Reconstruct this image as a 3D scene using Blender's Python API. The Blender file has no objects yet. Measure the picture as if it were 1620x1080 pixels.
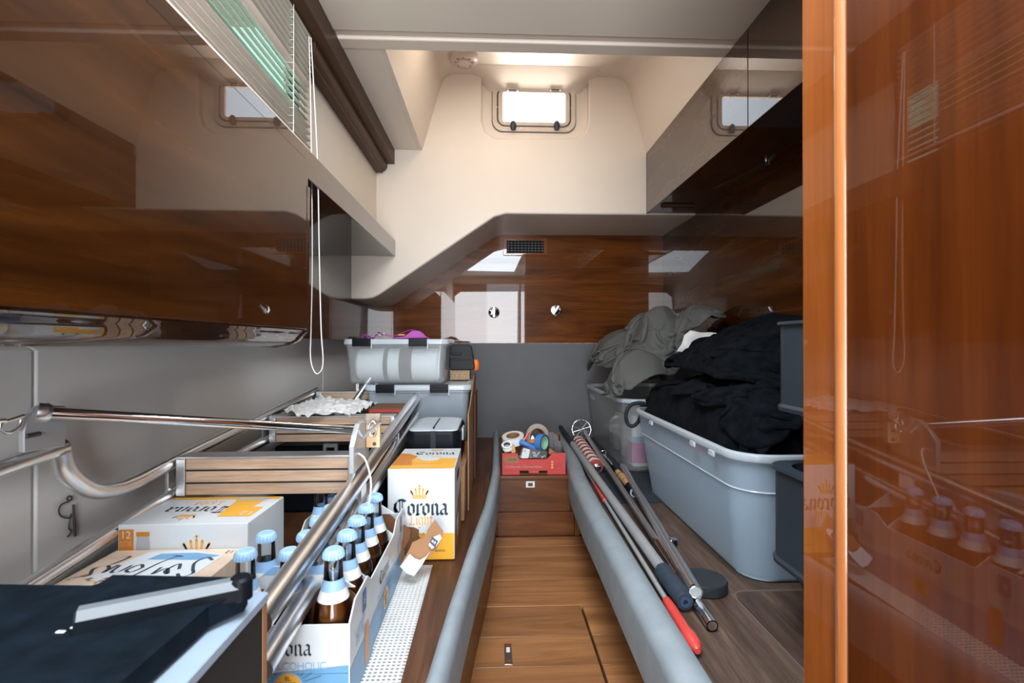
import bpy, bmesh, math, random
import numpy as np
from mathutils import Vector, Matrix
random.seed(7); RNG = np.random.RandomState(5)
S = bpy.context.scene; COL = S.collection
PI = math.pi
CZ = 0.908                     # camera height above the cabin sole
F = 765.0; YAW = math.radians(2.25); PITCH = math.radians(0.22)

# ------------------------------------------------------------------ camera
cam = bpy.data.cameras.new('camera'); camo = bpy.data.objects.new('camera', cam); COL.objects.link(camo)
camo.location = (0, 0, CZ); camo.rotation_euler = (PI/2 + PITCH, 0, -YAW)
cam.sensor_width = 36; cam.lens = 36*F/1620; cam.clip_start = 0.02
cam.dof.use_dof = True; cam.dof.focus_distance = 1.9; cam.dof.aperture_fstop = 7.0
S.camera = camo
# ------------------------------------------------------------------ world, lights, exposure
W = bpy.data.worlds.new('world'); S.world = W; W.use_nodes = True
bg = W.node_tree.nodes['Background']; bg.inputs[0].default_value = (0.80, 0.90, 1.0, 1); bg.inputs[1].default_value = 3.0
S.view_settings.view_transform = 'Standard'; S.view_settings.look = 'None'
S.view_settings.exposure = 0.0; S.view_settings.gamma = 1.0; S.view_settings.use_curve_mapping = False
S.cycles.transparent_max_bounces = 24; S.cycles.max_bounces = 10; S.cycles.glossy_bounces = 6
S.cycles.diffuse_bounces = 5; S.cycles.caustics_reflective = False; S.cycles.caustics_refractive = False
S.cycles.sample_clamp_indirect = 4.0
def area(name, loc, target, sx, sy, power, col, spread=PI):
    l = bpy.data.lights.new(name, 'AREA'); l.shape = 'RECTANGLE'; l.size = sx; l.size_y = sy
    l.energy = power; l.color = col; l.spread = spread
    o = bpy.data.objects.new(name, l); COL.objects.link(o); o.location = loc
    d = Vector(target) - Vector(loc); o.rotation_euler = d.to_track_quat('-Z', 'Y').to_euler()
    return o
area('deck_hatch_light', (0.02, 0.45, CZ+1.03), (0.05, 0.75, 0), 0.62, 0.95, 40, (0.80, 0.91, 1.0))
area('companionway_light', (-0.12, -1.15, CZ-0.05), (-0.45, 2.0, CZ+0.38), 1.0, 1.75, 84, (0.92, 0.96, 1.0))
area('portlight_glow', (0.24, 2.98, CZ+0.98), (0.26, 2.50, CZ+1.49), 0.5, 0.26, 62.0, (1.0, 0.88, 0.80))
area('side_window_light', (-1.05, 0.95, CZ+1.75), (-0.45, 1.1, CZ+0.35), 1.2, 0.4, 16.0, (0.88, 1.0, 0.95))
area('recess_light', (0.05, 2.05, CZ+1.42), (0.05, 2.1, 0), 0.5, 0.25, 4.5, (1.0, 0.84, 0.68))  # warm area light facing down in the recess, no fitting modelled

# ------------------------------------------------------------------ pixel -> world
def ray(px, py):
    v = Vector(((px-810)/F, 1.0, (540-py)/F))
    v = Matrix.Rotation(PITCH, 3, 'X') @ v
    return Matrix.Rotation(-YAW, 3, 'Z') @ v
def atY(px, py, y):
    r = ray(px, py); return Vector((r.x/r.y*y, y, CZ + r.z/r.y*y))
def atZ(px, py, z):
    r = ray(px, py); t = (z-CZ)/r.z; return Vector((r.x*t, r.y*t, z))
def atX(px, py, x):
    r = ray(px, py); t = x/r.x; return Vector((x, r.y*t, CZ + r.z*t))

# ------------------------------------------------------------------ materials
MATS = {}
def newmat(name):
    m = bpy.data.materials.new(name); m.use_nodes = True; nt = m.node_tree
    return m, nt, nt.nodes['Principled BSDF']
def ramp(nt, stops):
    r = nt.nodes.new('ShaderNodeValToRGB'); e = r.color_ramp.elements
    while len(e) < len(stops): e.new(0.5)
    for k, (p, c) in enumerate(stops): e[k].position = p; e[k].color = (*c, 1)
    return r
def noise(nt, vec, scale, detail=4, rough=0.6, dist=0.0):
    n = nt.nodes.new('ShaderNodeTexNoise'); n.inputs['Scale'].default_value = scale
    n.inputs['Detail'].default_value = detail; n.inputs['Roughness'].default_value = rough
    n.inputs['Distortion'].default_value = dist
    if vec: nt.links.new(vec, n.inputs['Vector'])
    return n
def bump(nt, b, fac, strength, dist=0.002):
    n = nt.nodes.new('ShaderNodeBump'); n.inputs['Strength'].default_value = strength
    n.inputs['Distance'].default_value = dist
    nt.links.new(fac, n.inputs['Height']); nt.links.new(n.outputs[0], b.inputs['Normal'])
def plain(name, col, rough=0.5, metal=0.0, coat=0.0, var=0.06, nscale=18, bstr=0.0, bscale=300, spec=0.5, sheen=0.0):
    m, nt, b = newmat(name)
    tc = nt.nodes.new('ShaderNodeTexCoord'); n = noise(nt, tc.outputs['Object'], nscale, 3)
    lo = tuple(max(0, c*(1-var)) for c in col); hi = tuple(min(1, c*(1+var)) for c in col)
    r = ramp(nt, [(0.3, lo), (0.7, hi)]); nt.links.new(n.outputs['Fac'], r.inputs[0])
    nt.links.new(r.outputs[0], b.inputs['Base Color'])
    b.inputs['Roughness'].default_value = rough; b.inputs['Metallic'].default_value = metal
    b.inputs['Coat Weight'].default_value = coat; b.inputs['Coat Roughness'].default_value = 0.03
    b.inputs['Specular IOR Level'].default_value = spec
    b.inputs['Sheen Weight'].default_value = sheen; b.inputs['Sheen Roughness'].default_value = 0.6
    if bstr: bump(nt, b, noise(nt, tc.outputs['Object'], bscale, 2).outputs['Fac'], bstr)
    MATS[name] = m; return m
def wood(name, cols, axis, rough=0.3, coat=0.0, scale=1.0, rnd=0.25, bstr=0.0, coatrough=0.04, fine=0.4):
    m, nt, b = newmat(name)
    tc = nt.nodes.new('ShaderNodeTexCoord'); mp = nt.nodes.new('ShaderNodeMapping')
    s = [9*scale]*3; s[axis] = 0.9*scale; mp.inputs['Scale'].default_value = s
    oi = nt.nodes.new('ShaderNodeObjectInfo'); add = nt.nodes.new('ShaderNodeVectorMath'); add.operation = 'ADD'
    mul = nt.nodes.new('ShaderNodeMath'); mul.operation = 'MULTIPLY'; mul.inputs[1].default_value = 7.3
    nt.links.new(oi.outputs['Random'], mul.inputs[0])
    nt.links.new(tc.outputs['Object'], mp.inputs[0]); nt.links.new(mp.outputs[0], add.inputs[0]); nt.links.new(mul.outputs[0], add.inputs[1])
    n1 = noise(nt, add.outputs[0], 1.3, 6, 0.62, 1.3)
    mp2 = nt.nodes.new('ShaderNodeMapping'); s2 = [90*scale]*3; s2[axis] = 3*scale; mp2.inputs['Scale'].default_value = s2
    nt.links.new(tc.outputs['Object'], mp2.inputs[0]); n2 = noise(nt, mp2.outputs[0], 1.5, 4, 0.7)
    mx = nt.nodes.new('ShaderNodeMix'); mx.inputs[0].default_value = fine*0.7
    nt.links.new(n1.outputs['Fac'], mx.inputs[2]); nt.links.new(n2.outputs['Fac'], mx.inputs[3])
    r = ramp(nt, [(0.33, cols[0]), (0.5, cols[1]), (0.68, cols[2])]); nt.links.new(mx.outputs[0], r.inputs[0])
    hs = nt.nodes.new('ShaderNodeHueSaturation'); mr = nt.nodes.new('ShaderNodeMapRange')
    mr.inputs[3].default_value = 1-rnd; mr.inputs[4].default_value = 1+rnd
    nt.links.new(oi.outputs['Random'], mr.inputs[0]); nt.links.new(mr.outputs[0], hs.inputs['Value'])
    nt.links.new(r.outputs[0], hs.inputs['Color']); nt.links.new(hs.outputs[0], b.inputs['Base Color'])
    b.inputs['Roughness'].default_value = rough; b.inputs['Coat Weight'].default_value = coat
    b.inputs['Coat Roughness'].default_value = coatrough; b.inputs['Coat IOR'].default_value = 1.75 if name == 'lacquer_y' else 1.5
    if name[:3] in ('sat', 'wal'): b.inputs['Specular IOR Level'].default_value = 0.22
    if name.startswith('lacquer'): b.inputs['Specular IOR Level'].default_value = 0.08; b.inputs['Coat Roughness'].default_value = 0.018
    if bstr: bump(nt, b, n2.outputs['Fac'], bstr, 0.001)
    MATS[name] = m; return m
def glassy(name, tint, gloss=1.0, rough=0.0, body=None, bodyfac=0.0, ior=1.5):
    """clear thin wall: tinted transparency under a fresnel reflection, optional milky body"""
    m, nt, b = newmat(name); nt.nodes.remove(b); out = nt.nodes['Material Output']
    t = nt.nodes.new('ShaderNodeBsdfTransparent'); t.inputs[0].default_value = (*tint, 1)
    g = nt.nodes.new('ShaderNodeBsdfGlossy'); g.inputs['Roughness'].default_value = rough
    g.inputs['Color'].default_value = (1, 1, 1, 1)
    f = nt.nodes.new('ShaderNodeFresnel'); f.inputs[0].default_value = ior
    base = t.outputs[0]
    if body:
        d = nt.nodes.new('ShaderNodeBsdfDiffuse'); d.inputs[0].default_value = (*body, 1)
        tr = nt.nodes.new('ShaderNodeBsdfTranslucent'); tr.inputs[0].default_value = (*body, 1)
        ms = nt.nodes.new('ShaderNodeMixShader'); ms.inputs[0].default_value = 0.32
        nt.links.new(d.outputs[0], ms.inputs[1]); nt.links.new(tr.outputs[0], ms.inputs[2])
        m2 = nt.nodes.new('ShaderNodeMixShader'); m2.inputs[0].default_value = bodyfac
        nt.links.new(t.outputs[0], m2.inputs[1]); nt.links.new(ms.outputs[0], m2.inputs[2]); base = m2.outputs[0]
    mm = nt.nodes.new('ShaderNodeMath'); mm.operation = 'MULTIPLY'; mm.inputs[1].default_value = gloss; mm.use_clamp = True
    nt.links.new(f.outputs[0], mm.inputs[0])
    mx = nt.nodes.new('ShaderNodeMixShader'); nt.links.new(mm.outputs[0], mx.inputs[0])
    nt.links.new(base, mx.inputs[1]); nt.links.new(g.outputs[0], mx.inputs[2]); nt.links.new(mx.outputs[0], out.inputs[0])
    MATS[name] = m; return m
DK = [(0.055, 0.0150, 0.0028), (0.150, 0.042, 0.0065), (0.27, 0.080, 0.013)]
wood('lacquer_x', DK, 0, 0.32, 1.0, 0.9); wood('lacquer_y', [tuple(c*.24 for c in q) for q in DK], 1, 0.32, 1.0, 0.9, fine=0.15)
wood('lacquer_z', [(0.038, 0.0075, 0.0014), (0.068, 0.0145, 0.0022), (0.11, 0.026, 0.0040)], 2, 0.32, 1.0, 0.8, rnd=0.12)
wood('lacquer_pale', [(0.14, 0.034, 0.006), (0.20, 0.052, 0.009), (0.26, 0.074, 0.014)], 2, 0.32, 1.0, 0.8, rnd=0.1)
wood('satin_x', [(0.06, 0.020, 0.006), (0.11, 0.037, 0.011), (0.18, 0.064, 0.020)], 0, 0.35, 0.12, 1.0, coatrough=0.2)
wood('sole_x', [(0.19, 0.078, 0.028), (0.31, 0.135, 0.050), (0.44, 0.20, 0.078)], 0, 0.42, 0.25, 1.1, rnd=0.16, coatrough=0.22)
wood('walnut_y', [(0.035, 0.021, 0.015), (0.085, 0.052, 0.038), (0.17, 0.115, 0.085)], 1, 0.38, 0.0, 1.3, fine=0.6, rnd=0.08)
wood('walnut_red', [(0.036, 0.014, 0.006), (0.078, 0.030, 0.014), (0.14, 0.060, 0.030)], 1, 0.40, 0.0, 1.3, fine=0.6, rnd=0.08)
wood('teak_grey', [(0.27, 0.17, 0.11), (0.43, 0.29, 0.20), (0.58, 0.43, 0.32)], 0, 0.75, 0.0, 1.6, rnd=0.1, bstr=0.4, fine=0.7)
wood('pale_ply', [(0.50, 0.30, 0.16), (0.62, 0.40, 0.23), (0.72, 0.50, 0.31)], 2, 0.5, 0.0, 1.2)
wood('cork', [(0.40, 0.20, 0.08), (0.55, 0.31, 0.14), (0.68, 0.42, 0.22)], 0, 0.8, 0, 3.0)
plain('cream', (0.74, 0.655, 0.565), 0.42, var=0.02, nscale=3, bstr=0.05)
plain('cream_soffit', (0.76, 0.69, 0.60), 0.5, var=0.02, nscale=3)
plain('vinyl_white', (0.77, 0.775, 0.76), 0.5, var=0.03, nscale=2, bstr=0.1)
plain('vinyl_grey', (0.115, 0.115, 0.125), 0.6, var=0.07, nscale=5, bstr=0.15)
plain('cushion_grey', (0.26, 0.30, 0.33), 0.62, var=0.10, nscale=14, bstr=0.3, bscale=500)
plain('taupe', (0.155, 0.105, 0.085), 0.35, var=0.04, coat=0.25)
plain('brown_trim', (0.075, 0.036, 0.021), 0.5, coat=0.1, spec=0.2)
plain('black_gap', (0.010, 0.008, 0.007), 0.6)
plain('steel', (0.86, 0.87, 0.88), 0.30, 1.0, var=0.03, nscale=30)
plain('chrome', (0.85, 0.86, 0.88), 0.06, 1.0, var=0.02)
plain('aluminium', (0.66, 0.67, 0.69), 0.38, 1.0, var=0.05, nscale=40)
plain('pole_grey', (0.52, 0.54, 0.56), 0.34, 0.5, var=0.05, nscale=20)
plain('frame_beige', (0.62, 0.53, 0.45), 0.35, coat=0.3)
plain('gasket', (0.05, 0.045, 0.045), 0.5)
plain('white_plastic', (0.72, 0.70, 0.67), 0.4)
plain('slat_beige', (0.70, 0.62, 0.55), 0.32, coat=0.15, var=0.03)
plain('cord_white', (0.75, 0.72, 0.67), 0.7)
plain('black_plastic', (0.005, 0.007, 0.010), 0.38, var=0.15, spec=0.12)
plain('black_rubber', (0.016, 0.020, 0.027), 0.75, var=0.2, bstr=0.4)
plain('dark_pad', (0.004, 0.008, 0.013), 0.7, var=0.4, nscale=30, bstr=0.2, spec=0.08); plain('bar_grey', (0.15, 0.17, 0.19), 0.4, coat=0.2); wood('bead', [(0.36, 0.11, 0.025), (0.44, 0.14, 0.035), (0.52, 0.19, 0.05)], 2, 0.3, 1.0)  # bead: paler wood stands in for the highlight along the door edge
plain('foam_black', (0.022, 0.034, 0.055), 0.7, var=0.3, nscale=60, bstr=0.5)
plain('bin_grey', (0.026, 0.038, 0.050), 0.42, var=0.06)
plain('laminate_blue', (0.30, 0.38, 0.48), 0.35, var=0.03)
plain('carton_white', (0.66, 0.69, 0.71), 0.38, var=0.015, coat=0.15)
plain('carton_orange', (0.86, 0.42, 0.035), 0.4, var=0.05, coat=0.15)
plain('carton_amber', (0.62, 0.21, 0.025), 0.4, var=0.05, coat=0.15)
plain('carton_blue', (0.14, 0.33, 0.55), 0.4, var=0.04, coat=0.15)
plain('carton_deep', (0.06, 0.16, 0.34), 0.4, var=0.04)
plain('ink_navy', (0.012, 0.030, 0.055), 0.4)
plain('ink_blue', (0.28, 0.47, 0.72), 0.4)
plain('ink_orange', (0.90, 0.40, 0.04), 0.4)
plain('ink_grey', (0.42, 0.45, 0.47), 0.4)
plain('kraft', (0.31, 0.155, 0.070), 0.8, var=0.12, nscale=8)
plain('kraft_dark', (0.16, 0.065, 0.026), 0.8, var=0.12, nscale=8)
plain('carton_beige', (0.66, 0.50, 0.38), 0.5, var=0.25, nscale=9)
plain('crate_red', (0.50, 0.045, 0.040), 0.55, var=0.06)
plain('ink_gold', (0.75, 0.33, 0.07), 0.5)
plain('cap_blue', (0.33, 0.53, 0.77), 0.35, 0.0, coat=0.3)
plain('label_white', (0.70, 0.71, 0.70), 0.5)
plain('red', (0.66, 0.060, 0.050), 0.3, coat=0.5)
plain('red_dark', (0.36, 0.040, 0.025), 0.5)
plain('tape_blue', (0.06, 0.20, 0.50), 0.5)
plain('tape_side', (0.03, 0.06, 0.13), 0.6)
plain('tape_core', (0.28, 0.52, 0.36), 0.6)
plain('tape_grey', (0.10, 0.095, 0.095), 0.6); plain('tape_tan', (0.36, 0.31, 0.26), 0.7)
plain('orange', (0.75, 0.16, 0.02), 0.5)
plain('purple', (0.36, 0.05, 0.34), 0.6, var=0.2)
plain('pink', (0.66, 0.16, 0.42), 0.6, var=0.3, nscale=40)
plain('canvas_grey', (0.088, 0.091, 0.087), 0.75, var=0.05, nscale=4, bstr=0.35, bscale=700)
plain('lining_white', (0.70, 0.70, 0.69), 0.8)
plain('fleece_black', (0.0050, 0.0064, 0.0085), 0.95, var=0.5, nscale=25, bstr=0.7, bscale=350, spec=0.0, sheen=0.01)
plain('mat_dark', (0.018, 0.026, 0.036), 0.9, var=0.3, nscale=40, bstr=0.5)
plain('mesh_white', (0.62, 0.62, 0.61), 0.6)
plain('paper', (0.80, 0.80, 0.79), 0.8, bstr=0.5, bscale=120)
plain('backdrop_green', (0.045, 0.115, 0.075), 0.5)
plain('rope_black', (0.008, 0.011, 0.016), 0.7)
plain('milk', (0.80, 0.84, 0.88), 0.6, var=0.03)
plain('wicker', (0.40, 0.27, 0.17), 0.8, var=0.3, nscale=120)
glassy('pane', (0.97, 0.98, 0.98), 0.5); glassy('pane_green', (0.58, 0.80, 0.68), 0.5); glassy('bottle_glass', (0.97, 0.98, 0.98), 1.0)
glassy('beer', (0.80, 0.38, 0.08), 0.35, 0.02, (0.62, 0.22, 0.03), 0.30)
glassy('beer_empty', (0.9, 0.9, 0.9), 0.4)
glassy('tote_clear', (0.92, 0.95, 0.99), 0.6, 0.15, (0.66, 0.84, 1.0), 0.72)
glassy('tote_rim', (0.86, 0.92, 0.98), 0.7, 0.15, (0.80, 0.87, 0.94), 0.80)
glassy('tote_grey', (0.92, 0.95, 0.97), 0.6, 0.15, (0.50, 0.56, 0.62), 0.60)
glassy('tote_white', (0.97, 0.98, 0.98), 0.5, 0.15, (0.84, 0.86, 0.87), 0.20)
glassy('clear_bag', (0.93, 0.95, 0.97), 0.9, 0.12, (0.5, 0.55, 0.6), 0.12)
def M(n): return MATS[n] if isinstance(n, str) else n

# ------------------------------------------------------------------ object plumbing
def tag(o, label=None, cat=None, group=None, kind=None):
    if label: o['label'] = label
    if cat: o['category'] = cat
    if group: o['group'] = group
    if kind: o['kind'] = kind
    return o
def thing(name, label, cat, loc=(0, 0, 0), rotz=0.0, group=None, kind=None, rot=None):
    o = bpy.data.objects.new(name, None); COL.objects.link(o); o.empty_display_size = 0.05
    o.location = loc; o.rotation_euler = rot if rot else (0, 0, rotz)
    return tag(o, label, cat, group, kind)
def root_matrix(o):
    m = Matrix.Identity(4)
    while o:
        m = Matrix.LocRotScale(o.location, o.rotation_euler, o.scale) @ m; o = o.parent
    return m
def obj(name, bm, mat, parent=None, smooth=40, world=False, label=None, kind=None):
    """bm -> one mesh object. world=True: vertices were given in world space, move them into the parent's."""
    if isinstance(bm, bpy.types.Mesh): me = bm; me.name = name
    else:
        bmesh.ops.recalc_face_normals(bm, faces=bm.faces[:])
        me = bpy.data.meshes.new(name); bm.to_mesh(me); bm.free()
    if world and parent: me.transform(root_matrix(parent).inverted())
    mats = mat if isinstance(mat, (list, tuple)) else [mat]
    if isinstance(bm, bpy.types.Mesh): me.materials.clear()
    for m in mats: me.materials.append(M(m))
    if smooth:
        me.polygons.foreach_set('use_smooth', [True]*len(me.polygons))
        me.set_sharp_from_angle(angle=math.radians(smooth))
    o = bpy.data.objects.new(name, me); COL.objects.link(o)
    if parent: o.parent = parent
    if smooth and len(me.polygons) < 3000:
        w = o.modifiers.new('normals', 'WEIGHTED_NORMAL'); w.keep_sharp = True; w.weight = 80
    if label: o['label'] = label
    if kind: o['kind'] = kind
    return o
def BM(): return bmesh.new()
def box(bm, lo, hi, bev=0.0, seg=2, rot=None, mi=0):
    lo, hi = Vector(lo), Vector(hi); c = (lo+hi)/2; s = hi-lo
    t = bmesh.new(); bmesh.ops.create_cube(t, size=1.0)
    for v in t.verts: v.co = Vector((v.co.x*s.x, v.co.y*s.y, v.co.z*s.z))
    if bev: bmesh.ops.bevel(t, geom=t.edges[:], offset=bev, segments=seg, affect='EDGES', profile=0.5)
    R = (rot.to_4x4() if rot else Matrix.Identity(4)); t.transform(Matrix.Translation(c) @ R)
    merge(bm, t, mi); return bm
def merge(bm, t, mi=0):
    vm = [bm.verts.new(v.co) for v in t.verts]
    for k, v in enumerate(t.verts): v.index = k
    for f in t.faces:
        try:
            nf = bm.faces.new([vm[v.index] for v in f.verts]); nf.material_index = mi
        except ValueError: pass
    t.free()
def loft(bm, loops, cap0=True, cap1=True, closed=True, mi=0):
    rows = [[bm.verts.new(p) for p in L] for L in loops]; n = len(rows[0])
    for a, b in zip(rows[:-1], rows[1:]):
        for k in range(n if closed else n-1):
            j = (k+1) % n
            try: bm.faces.new((a[k], a[j], b[j], b[k])).material_index = mi
            except ValueError: pass
    if cap0: bm.faces.new(rows[0]).material_index = mi
    if cap1: bm.faces.new(rows[-1]).material_index = mi
    return bm
def tube(bm, pts, r, n=12, caps=True, mi=0):
    pts = [Vector(p) for p in pts]; rs = r if isinstance(r, (list, tuple)) else [r]*len(pts)
    t0 = (pts[1]-pts[0]).normalized(); up = Vector((0, 0, 1)) if abs(t0.z) < 0.9 else Vector((1, 0, 0))
    nx = t0.cross(up).normalized(); loops = []; prev = t0
    for k, p in enumerate(pts):
        if k == 0: t = t0
        elif k == len(pts)-1: t = (pts[k]-pts[k-1]).normalized()
        else: t = ((pts[k]-pts[k-1]).normalized() + (pts[k+1]-pts[k]).normalized()).normalized()
        q = prev.rotation_difference(t); nx = (q @ nx); nx = (nx - t*nx.dot(t)).normalized(); prev = t
        b = t.cross(nx)
        loops.append([p + (nx*math.cos(a) + b*math.sin(a))*rs[k] for a in [2*PI*i/n for i in range(n)]])
    return loft(bm, loops, caps, caps, mi=mi)
def lathe(bm, prof, n=24, M4=None, caps=True, mi=0):
    M4 = M4 or Matrix.Identity(4)
    loops = [[M4 @ Vector((r*math.cos(2*PI*i/n), r*math.sin(2*PI*i/n), z)) for i in range(n)] for r, z in prof]
    return loft(bm, loops, caps, caps, mi=mi)
def axis_to(p, d):
    return Matrix.Translation(Vector(p)) @ Vector(d).to_track_quat('Z', 'Y').to_matrix().to_4x4()
def rrect(cx, cy, w, d, r, n=5):
    L = []
    for qx, qy, a0 in ((1, 1, 0), (-1, 1, PI/2), (-1, -1, PI), (1, -1, 1.5*PI)):
        for k in range(n+1):
            a = a0 + PI/2*k/n; L.append((cx+qx*(w/2-r)+r*math.cos(a), cy+qy*(d/2-r)+r*math.sin(a)))
    return L
def smoothp(pts, n=6):
    P = [Vector(p) for p in pts]; out = []
    for k in range(len(P)-1):
        a = P[max(k-1, 0)]; b = P[k]; c = P[k+1]; d = P[min(k+2, len(P)-1)]
        for i in range(n):
            t = i/n; out.append(0.5*((2*b)+(c-a)*t+(2*a-5*b+4*c-d)*t*t+(3*b-a-3*c+d)*t**3))
    out.append(P[-1]); return out
def plate(outline, holes, y0, y1, bev=0.0, res=3):
    """2-D outline with holes in the x-z plane, extruded from y0 to y1, edges rounded; returns a mesh"""
    cu = bpy.data.curves.new('plate', 'CURVE'); cu.dimensions = '2D'; cu.fill_mode = 'BOTH'
    for L in [outline]+list(holes):
        s = cu.splines.new('POLY'); s.points.add(len(L)-1); s.use_cyclic_u = True
        for k, p in enumerate(L): s.points[k].co = (p[0], p[1], 0, 1)
    cu.extrude = max((y1-y0)/2-bev, 0.0001); cu.bevel_depth = bev; cu.bevel_resolution = res; cu.offset = -bev
    me = curve_mesh(cu)
    me.transform(Matrix.Translation((0, (y0+y1)/2, 0)) @ Matrix.Rotation(PI/2, 4, 'X'))
    bm = bmesh.new(); bm.from_mesh(me); bmesh.ops.remove_doubles(bm, verts=bm.verts[:], dist=1e-5); return bm
def curve_mesh(cu):
    t = bpy.data.objects.new('t', cu); COL.objects.link(t); bpy.context.view_layer.update()
    dg = bpy.context.evaluated_depsgraph_get()
    me = bpy.data.meshes.new_from_object(t.evaluated_get(dg)); bpy.data.objects.remove(t); bpy.data.curves.remove(cu)
    return me
def text_mesh(s, size, align='CENTER', bold=0.0, shear=0.0, space=1.0):
    cu = bpy.data.curves.new('txt', 'FONT'); cu.body = s; cu.size = size; cu.align_x = align; cu.align_y = 'CENTER'
    cu.offset = bold; cu.shear = shear; cu.space_character = space; cu.resolution_u = 2
    return curve_mesh(cu)
def onto(me, origin, u, v):
    """flat mesh in its xy plane -> plane at origin with axes u (right) and v (up), floated off the surface"""
    u = Vector(u).normalized(); v = Vector(v).normalized(); n = u.cross(v).normalized()
    m = Matrix((u, v, n)).transposed().to_4x4(); m.translation = Vector(origin) + n*0.0006
    if isinstance(me, bmesh.types.BMesh): me.transform(m)
    else: me.transform(m)
    return me
def quad(w, h, cx=0, cy=0):
    bm = BM(); bm.faces.new([bm.verts.new((cx+a*w/2, cy+b*h/2, 0)) for a, b in ((-1, -1), (1, -1), (1, 1), (-1, 1))]); return bm
def poly(L):
    bm = BM(); bm.faces.new([bm.verts.new((p[0], p[1], 0)) for p in L]); return bm

# blackletter drawn with a broad nib
GL = {
 'C': (1.22, [[(.66, 1.38), (.34, 1.36), (.08, 1.08), (.02, .62), (.18, .22), (.52, .02), (.86, .12)], [(.60, 1.30), (.32, 1.22), (.14, .98), (.10, .60), (.26, .28), (.56, .12), (.86, .16)], [(.50, 1.36), (.50, .16)], [(.66, 1.40), (1.0, 1.22)], [(.72, 1.26), (.72, -.16)]]),
 'o': (.74, [[(.06, .82), (.06, .20), (.28, .0)], [(.52, .18), (.52, .80), (.28, 1.0)], [(.06, .82), (.28, 1.0)], [(.28, 0), (.52, .18)]]),
 'r': (.58, [[(.0, .88), (.12, .98), (.12, .10), (.24, .0)], [(.12, .8), (.38, 1.0), (.50, .86)], [(.02, .1), (.12, 0)]]),
 'n': (.80, [[(.0, .88), (.12, .98), (.12, .10), (.22, .0)], [(.12, .82), (.38, 1.0), (.54, .82), (.54, .12), (.68, .0)]]),
 'a': (.76, [[(.06, .84), (.30, 1.0), (.50, .82), (.50, .14), (.66, .0)], [(.50, .56), (.12, .44), (.06, .18), (.26, .0), (.50, .16)]]),
 'L': (.86, [[(.12, 1.36), (.26, 1.24), (.26, .16), (.08, .0)], [(.02, .14), (.22, .02), (.46, .10), (.74, -.02)], [(.0, 1.2), (.12, 1.36)]]),
 'i': (.36, [[(.0, .88), (.12, .98), (.12, .10), (.24, .0)], [(.10, 1.26), (.18, 1.34)]]),
 'g': (.74, [[(.52, .9), (.52, -.20), (.28, -.42), (.02, -.30)], [(.06, .82), (.06, .22), (.28, .02), (.52, .2)], [(.06, .82), (.28, 1.0), (.56, .9)]]),
 'h': (.78, [[(.12, 1.42), (.12, .10), (.24, .0)], [(.12, .82), (.38, 1.0), (.54, .82), (.54, .12), (.46, -.18)]]),
 't': (.52, [[(.16, 1.26), (.16, .16), (.32, .0), (.44, .10)], [(.0, .94), (.40, .94)]]),
}
def blackletter(s, xh, nib=0.21):
    bm = BM(); x = 0; n = (math.cos(math.radians(38))*nib/2, math.sin(math.radians(38))*nib/2)
    for ch in s:
        adv, strokes = GL[ch]
        for st in strokes:
            w = .45 if (ch == 'C' and len(st) == 2 and st[0][0] != .66) else 1.0
            for k, (p, q) in enumerate(zip(st[:-1], st[1:])):
                if abs((q[0]-p[0])*n[1]-(q[1]-p[1])*n[0]) < 1e-4: q = (q[0]+.02, q[1])
                L = [(x+p[0]-n[0]*w, p[1]-n[1]*w), (x+p[0]+n[0]*w, p[1]+n[1]*w), (x+q[0]+n[0]*w, q[1]+n[1]*w), (x+q[0]-n[0]*w, q[1]-n[1]*w)]
                bm.faces.new([bm.verts.new((a*xh, b*xh, 0)) for a, b in L])
        x += adv
    bm.transform(Matrix.Translation((-(x-0.1)*xh/2, 0, 0))); return bm
def crown(w):
    bm = BM()
    def q(L): bm.faces.new([bm.verts.new((a*w, b*w, 0)) for a, b in L])
    q([(-.36, -.02), (.36, -.02), (.37, .05), (-.37, .05)]); q([(-.36, -.12), (.36, -.12), (.36, -.05), (-.36, -.05)])
    for cx, t in ((-.42, .30), (-.2, .42), (0, .46), (.2, .42), (.42, .30)):
        b = cx*.8; q([(b-.035, .07), (b+.035, .07), (cx+.05, t-.06), (cx-.05, t-.06)])
        q([(cx-.05, t-.05), (cx, t-.10), (cx+.05, t-.05), (cx, t)])
    for s in (-1, 1): q([(s*.36, .07), (s*.50, .28), (s*.44, .34), (s*.30, .07)])
    q([(-.02, .44), (.02, .44), (.02, .60), (-.02, .60)]); q([(-.07, .51), (.07, .51), (.07, .55), (-.07, .55)])
    return bm

# ================================================================== SETTING
def struct(name, bm, mat, label, cat, **k):
    return tag(obj(name, bm, mat, **k), label, cat, kind='structure')
BZ = CZ-0.62       # bunk top
XL, XR, YB, YW = -0.86, 1.14, 3.2, 2.68
H = lambda h: CZ+h  # height above the camera

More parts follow.
